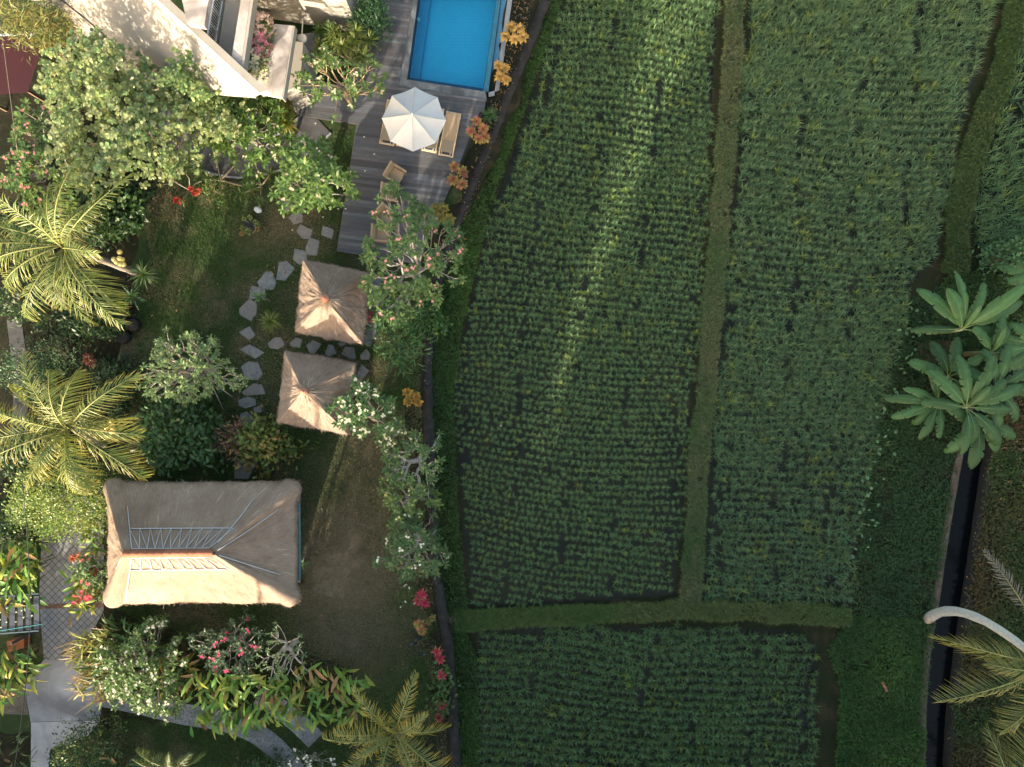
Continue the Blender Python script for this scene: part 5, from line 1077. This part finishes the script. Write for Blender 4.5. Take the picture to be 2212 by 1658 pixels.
# gingers / heliconias
HG=(.12,.235,.045); HY=(.36,.34,.06)
heliconia('tall ginger clump at the left edge above the pergola',[(-30,1165),(75,1160),(85,1290),(-30,1310)],150,2.6,.9,.2,HG,-60,HY,dry=.14)
heliconia('ginger clump at the left edge below the planter box',[(-30,1400),(60,1390),(85,1470),(-30,1530)],100,1.8,.85,.17,(.09,.19,.035),-60,HY,dry=.08)
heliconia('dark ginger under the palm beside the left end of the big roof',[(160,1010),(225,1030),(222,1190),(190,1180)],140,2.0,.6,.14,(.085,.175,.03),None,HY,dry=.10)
heliconia('sunlit ginger at the lower left corner of the big roof',[(160,1230),(222,1220),(222,1310),(165,1330)],85,2.0,.65,.15,(.13,.20,.03),190,(.36,.30,.05),dry=.12,bract=((.55,.06,.10),5))
heliconia('grassy ginger with straw coloured flower spikes leaning over the drive',[(175,1370),(250,1350),(255,1500),(190,1500)],190,2.2,.85,.085,(.15,.19,.04),195,(.42,.33,.10),dry=.18,flowerstalk=46)
heliconia('leafy ginger below the big roof at the left',[(235,1340),(330,1360),(380,1420),(260,1430)],120,1.8,.6,.12,(.055,.12,.03),None,(.12,.16,.04),dry=.06)
heliconia('yellowing ginger beside the bushy white frangipani',[(355,1420),(420,1420),(400,1500),(350,1500)],70,1.8,.6,.13,(.13,.17,.03),None,(.40,.26,.04),dry=.30)
heliconia('long ginger hedge below the lawn, left half',[(410,1440),(560,1450),(570,1555),(420,1560)],170,2.1,.85,.17,HG,-80,HY,dry=.08)
heliconia('long ginger hedge below the lawn, right half',[(560,1450),(690,1430),(795,1455),(780,1545),(570,1560)],200,2.0,.78,.17,HG,-75,HY,dry=.22)
heliconia('small dark ginger at the bottom edge beside the pale drive',[(200,1625),(320,1640),(320,1680),(200,1680)],60,1.2,.55,.13,(.055,.115,.03),None,(.10,.16,.04),dry=.1)
heliconia('dark ginger at the bottom left corner',[(-30,1590),(60,1585),(70,1680),(-30,1680)],50,1.3,.5,.10,(.05,.09,.03),None,(.12,.15,.05),dry=.15)
heliconia('low dark plants in the shade above the left edge path',[(190,820),(255,790),(262,900),(215,905)],50,1.0,.45,.10,(.05,.10,.025),None,None,dry=.1)
bush('dark rounded shrub at the bottom edge in the shade',560,1672,1.4,50,26,500,.16,.11,(.04,.09,.03),'shrub','shrub',None,0,.4,11,prof=HEART)
# palms
PC0=(.12,.18,.045); PC1=(.34,.31,.10)
palm('coconut palm with green coconuts at the left edge of the lawn',(140,532),5.6,(302,592),[(82,150,75,95),(60,185,55,80),(24,250,42,55,14),(38,120,70,100),(-8,150,45,95),(-40,170,45,95,-15),(-55,215,50,90),(-72,190,40,105),(-92,150,40,110),(-118,170,45,100,-15),(-140,165,40,100),(-160,170,45,85),(178,180,35,75),(160,160,50,85),(140,185,55,85),(118,120,70,105)],PC0,PC1,.13,(262,568))
palm('coconut palm above the drive at the left edge',(150,925),5.4,(225,960),[(105,175,62,85),(80,150,70,95),(30,205,45,75),(55,150,60,90),(10,140,50,110),(-15,160,45,95),(-35,190,35,85,-20),(-62,150,45,105),(-85,150,40,110),(-105,150,45,110,-15),(-130,165,40,100),(-152,185,40,85),(-172,180,38,80),(165,175,50,80),(145,165,55,85),(128,150,65,90)],(.125,.18,.045),(.40,.33,.10),.13,(240,925))
palm('young yellow tipped coconut palm at the bottom edge of the garden',(852,1578),3.2,(866,1590),[(128,130,70,70),(160,150,55,60),(68,170,60,60),(40,125,62,75),(8,120,58,85),(-28,185,40,60),(-52,170,45,75),(-140,165,42,70),(-110,120,50,85),(-80,110,50,85),(172,140,52,75),(100,90,80,70),(-165,90,70,80)],(.17,.225,.075),(.62,.40,.05),.15,None,.62)  # yellow tips are its own; leaf colours brightened in place of sunlight
palm('small thin palm in the shade at the bottom edge left of centre',(378,1660),2.0,(380,1668),[(75,92,70,45),(105,82,72,50),(50,70,60,60),(140,80,60,70),(160,90,50,70),(20,80,50,80)],(.10,.14,.05),(.16,.19,.06),.06,None,.34)
palm('leaning white trunked coconut palm over the canal at the right edge',(2262,1440),7.0,(2003,1338),[(162,230,30,45),(192,255,25,35,4),(122,200,50,50),(225,170,40,80),(100,170,55,60),(60,160,50,70),(20,160,45,80),(-30,160,45,80),(-70,170,45,80),(175,140,40,80)],(.11,.145,.040),(.30,.25,.07),.17,None,.75,(.62,.60,.56),mid=D(2075,1275,3.0),zbase=-.75)
palm('coconut palm reaching in at the bottom right corner',(2180,1740),6.0,(2210,1760),[(150,255,42,45),(118,200,45,45),(95,230,45,55),(75,200,50,60),(40,180,50,70),(170,190,40,60),(190,180,40,70)],(.11,.145,.04),(.32,.25,.07),.13,zbase=-.7)
# a dry grey frond fallen on the far bank
r=rs(); h=np.array(D(2225,1330,.4)); single('fallen_frond',frond_mesh(r,h,R(128),4.0,R(18),R(22),.55,(.26,.22,.19),(.34,.28,.24),40,.4),LEAF,'dry grey palm frond hanging at the right edge beside the canal','palm frond',None,tuple(h))
# bananas
banana('tall banana plant with the broadest leaves at the upper right',2078,712,1.6,0,[(138,130,26,50,75,.25),(118,95,26,60,60,.2),(105,125,17,55,70,.6),(72,105,20,55,60,.5),(52,150,27,48,45,.15),(20,125,24,35,60,.8),(182,92,18,30,70,.55),(78,60,12,75,30,.1),(2,90,20,30,80,.8)])
banana('banana plant with a bright new leaf right of the tall one',2142,762,1.6,0,[(95,68,16,75,40,.05),(75,85,22,50,80,.6),(55,75,20,50,80,.6),(-8,120,26,25,60,.6),(-30,95,22,30,70,.6),(130,70,20,50,70,.4),(205,60,18,40,80,.4)])
banana('banana plant in the middle of the group over the canal end',2088,880,1.7,0,[(140,112,24,45,55,.35),(100,110,22,50,55,.45),(68,118,24,50,50,.35),(38,95,22,45,60,.4),(20,120,24,35,60,.5),(-15,100,22,35,70,.5),(-50,105,24,40,70,.5),(-75,75,22,45,80,.6),(-100,90,22,45,70,.5),(170,90,22,40,70,.5),(55,60,16,70,40,.1)])
banana('banana plant at the lower left of the group, leaves over the weeds',2028,868,1.2,0,[(172,105,20,35,55,.25),(158,80,16,45,50,.2),(205,95,20,35,60,.4),(-115,80,20,40,60,.5),(-85,70,18,45,60,.5),(215,70,18,40,70,.5),(118,90,22,50,50,.3),(-35,75,20,45,60,.4)])
banana('banana plant cut by the right edge with torn leaves',2240,745,1.6,0,[(165,95,26,35,70,.7),(190,100,26,30,70,.6),(140,75,24,45,60,.5),(215,95,26,35,75,.7),(240,75,24,40,75,.6)])
banana('banana plant behind the middle one, hanging over the dark canal mouth',2150,838,1.5,0,[(150,95,26,40,80,.5),(110,90,24,50,75,.4),(70,95,24,45,75,.4),(30,100,26,35,85,.6),(-10,105,26,30,85,.6),(-50,95,24,35,80,.6),(-90,90,24,40,80,.5),(200,85,24,35,80,.5)])
banana('lowest banana plant of the group with leaves drooping over the canal',2112,905,1.1,0,[(-60,85,26,40,80,.5),(-95,95,26,40,80,.5),(-130,90,24,40,80,.5),(-20,95,24,35,80,.6),(160,80,24,40,80,.4),(20,90,24,40,80,.5)])
banana('banana plant filling the gap left of the tall one, low over the rubble',2050,815,1.0,0,[(120,80,24,45,70,.4),(80,85,24,45,70,.4),(160,80,24,40,70,.4),(35,85,24,40,70,.5),(-30,80,24,40,80,.5)])
banana('young banana at the right edge above the ditch',2240,590,.8,0,[(175,75,24,35,60,.4),(155,60,22,45,60,.4),(200,60,20,40,60,.4)])
# rubble and small debris at the banana roots
r=rs()
for i,(px,py) in enumerate(((2028,776),(2040,770),(2052,778),(2046,790),(2062,772),(2035,786))):
    mb=MB(); c=D(px,py,ZP+.1); mb.ball(c,.14+.05*r.rand(),(.34,.30,.32),6,4,.5); v=mb.v[0]; v+= (r.rand(*v.shape)-.5)*.07; single('rubble_stone',mb,STONE,'small grey stone lying in the rubble below the tall banana','stone','stones in the rubble under the bananas',c)
mb=MB(); c=D(2030,762,ZP+.02); th=np.linspace(0,6.283,15)[:-1]; mb.prism([(c[0]+(1.0+.2*math.sin(3*t))*math.cos(t),c[1]+(.75+.15*math.cos(2*t))*math.sin(t)) for t in th],ZP,ZP+.09); struct('bare_earth',mb,m_soil('red_earth',[(.09,.045,.025),(.15,.08,.05),(.20,.12,.08)],1.5))
mb=MB(); c=D(1911,1484,ZP+.2); mb.box((c[0],c[1],ZP+.2),(.12,.5,.04),R(28),(.30,.12,.07)); single('wood_plank',mb,MATTE,'short reddish plank lying on the green weeds','plank',None,c)
mb=MB(); c=D(2025,1654,0)
# fallen blossoms
FB=[(633,498),(662,457),(713,449),(732,452),(708,402),(699,470),(832,452),(790,370),(788,297),(810,334),(748,452),(500,1350),(528,1359),(545,1400),(610,1470),(860,980),(870,1000),(1083,920),(868,1100),(745,418),(640,288),(683,268),(540,345),(455,335),(470,362),(590,340)]
fb=None
def petal(px,py,z,lab,grp):
    global fb
    c=D(px,py,z)
    if fb is None:
        mb=MB(); flowers(mb,rs(),np.array([[c[0],c[1],c[2]]]),.045,(.8,.78,.72),5,1); fb=single('fallen_blossom',mb,LEAF,lab,'blossom',grp,c); return
    o=fb.copy(); C.objects.link(o); o.location=c; o['label']=lab; o['group']=grp
for px,py in FB:
    dk_=px>727 and py<545 and px>770-(py-268)*.155
    petal(px,py,(ZD+.02) if dk_ else .075,'single white blossom fallen on the grey deck boards' if dk_ else 'single white blossom fallen on the lawn or garden path','blossoms fallen on the deck' if dk_ else 'blossoms fallen on the ground')
for i in range(16): petal(4+(i%5)*16+r.normal()*2,1298+(i//5)*20+r.normal()*4,2.04,'white blossom fallen on the dark slats of the pergola','blossoms on the pergola')
# dry leaves
def litter(poly,z,n,label):
    r=rs(); P=scatter(np.array([D(x,y)[:2] for x,y in poly]),n,r); kk=vnoise(P+60,.8,88); P=P[(kk>.45)|(r.rand(n)<.3)]; n=len(P); mb=MB()
    leaves(mb,np.c_[P,np.full(n,z)+r.rand(n)*.03],rdir(r,n,.05),unit(np.array((0,0,1.))+r.normal(size=(n,3))*.3),r.uniform(.05,.16,n),r.uniform(.03,.07,n),jit(r,n,(.20,.125,.06),.6,.25),4,.25); struct('leaf_litter',mb,LEAF,'stuff',label=label,cat='leaf litter')
litter([(300,400),(720,300),(740,560),(900,720),(920,1000),(940,1300),(930,1450),(660,1450),(650,1000),(500,1000),(260,760)],.09,900,'dry leaves scattered over the garden lawn')
litter([(1000,560),(1060,330),(1120,150),(1150,0),(1112,0),(1060,215),(1000,400),(940,560)],.05,700,'dry leaves in the planting strip between the deck and the stone wall')
litter([(850,640),(930,640),(930,900),(950,1320),(900,1320),(860,1000)],.05,500,'dry leaves under the frangipanis along the stone wall')
litter([(2165,920),(2140,1020),(2120,1150),(2100,1270),(2085,1400),(2065,1550),(2055,1720),(2330,1720),(2330,760),(2225,815)],-.6,2600,'dry leaves and husks on the bank beyond the canal')
# ================================================================== the trees south of the view that cast the long shade
def shade_tree_mesh(seed,h,rad,z0,nl,L):
    r=np.random.RandomState(seed); n=nl; u=unit(r.normal(size=(n,3))); rr=r.rand(n)**(1/2.2); P=u*rr[:,None]*np.array((rad,rad,(h-z0)/2))+np.array((0,0,(h+z0)/2))
    ph=np.arctan2(u[:,1],u[:,0]); P[:,:2]*=(1+.15*np.sin(3*ph+seed)+.1*np.sin(5*ph+P[:,2]))[:,None]
    mb=MB(); leaves(mb,P,rdir(r,n,.1),unit(u+r.normal(size=(n,3))*.7),L*r.uniform(.6,1.2,n),L*.6*r.uniform(.7,1.1,n),jit(r,n,(.05,.10,.03),.35,.15),4,.15); t=MB()
    sk=P[r.choice(n,22,replace=False)]; skeleton(t,r,sk,(0,0,0),(0,0,z0+.15*(h-z0)),.03,(.2,.16,.12)); return mb,t
protos={}
def tall_mesh(seed):
    r=np.random.RandomState(seed); n=1700; u=unit(r.normal(size=(n,3))); P=u*(r.rand(n)**.45)[:,None]*np.array((3,3,1.15))+np.array((0,0,8.85)); mb=MB(); leaves(mb,P,rdir(r,n,.1),unit(u+r.normal(size=(n,3))*.7),.42*r.uniform(.6,1.2,n),.25,jit(r,n,(.05,.10,.03),.35,.15),4,.15); t=MB(); skeleton(t,r,P[r.choice(n,14,replace=False)],(0,0,0),(0,0,7.4),.03,(.2,.16,.12)); return mb,t
def shade_tree(x,y,h,rad,z0,zb,kind,label):
    if kind not in protos:
        mb,t=shade_tree_mesh(50+len(protos),10.,3.,1.0,5200,.52) if kind<3 else tall_mesh(77); o=thing('shade_tree',label,'tree',(0,0,0),'trees south of the garden and fields'); part(o,'crown',mb,LEAF); part(o,'trunk',t,BARK,True); protos[kind]=o; c=o
    else: c=copy_tree(protos[kind])
    c.location=(x,y,zb); c.scale=(rad/3,rad/3,h/10); c.rotation_euler=(0,0,(x*7.3+y*3.1)%6.28); return c
SH=[]
SLAB='tall leafy tree standing south of the fields beyond the photo edge'
r=rs()
# right part: tall belt shading the rice; a narrow gap lets the light streak through
def belt(xs,y,h):
    for x in xs:
        hh=h if x<15.5 else h*.62
        shade_tree(x+r.normal()*.25,y+r.normal()*.6,hh+r.normal()*.7,2.9,0,-.8,int(r.randint(0,3)),SLAB)
belt([-9.6]+[-2.6+2.7*i for i in range(18)],-26.5,14.5)
belt([-13.2,-10.9]+[-4.0+2.7*i for i in range(18)],-31,17.5)
shade_tree(-6.2,-26.6,7.4,2.7,0,-.8,1,SLAB)
# left part: lower trees
for x,y,h,rad in ((-13,-24.5,5.6,2.6),(-16.5,-24,5.0,2.6),(-20,-24.5,5.2,2.6),(-24,-25,5.4,2.8),(-28,-25,5.5,2.8),(-32,-25,5.5,2.8),(-36,-25,5.5,2.8)):
    shade_tree(x,y,h,rad,0,0,int(r.randint(0,3)),SLAB)
# tall thin crowned trees that dapple the parasol and the deck
for x,y,h in ((-16.0,-25.5,16.4),(-13.4,-25.5,16.6)):
    shade_tree(x,y,h,2.4,0,0,3,'very tall slender tree standing south of the garden beyond the photo edge')
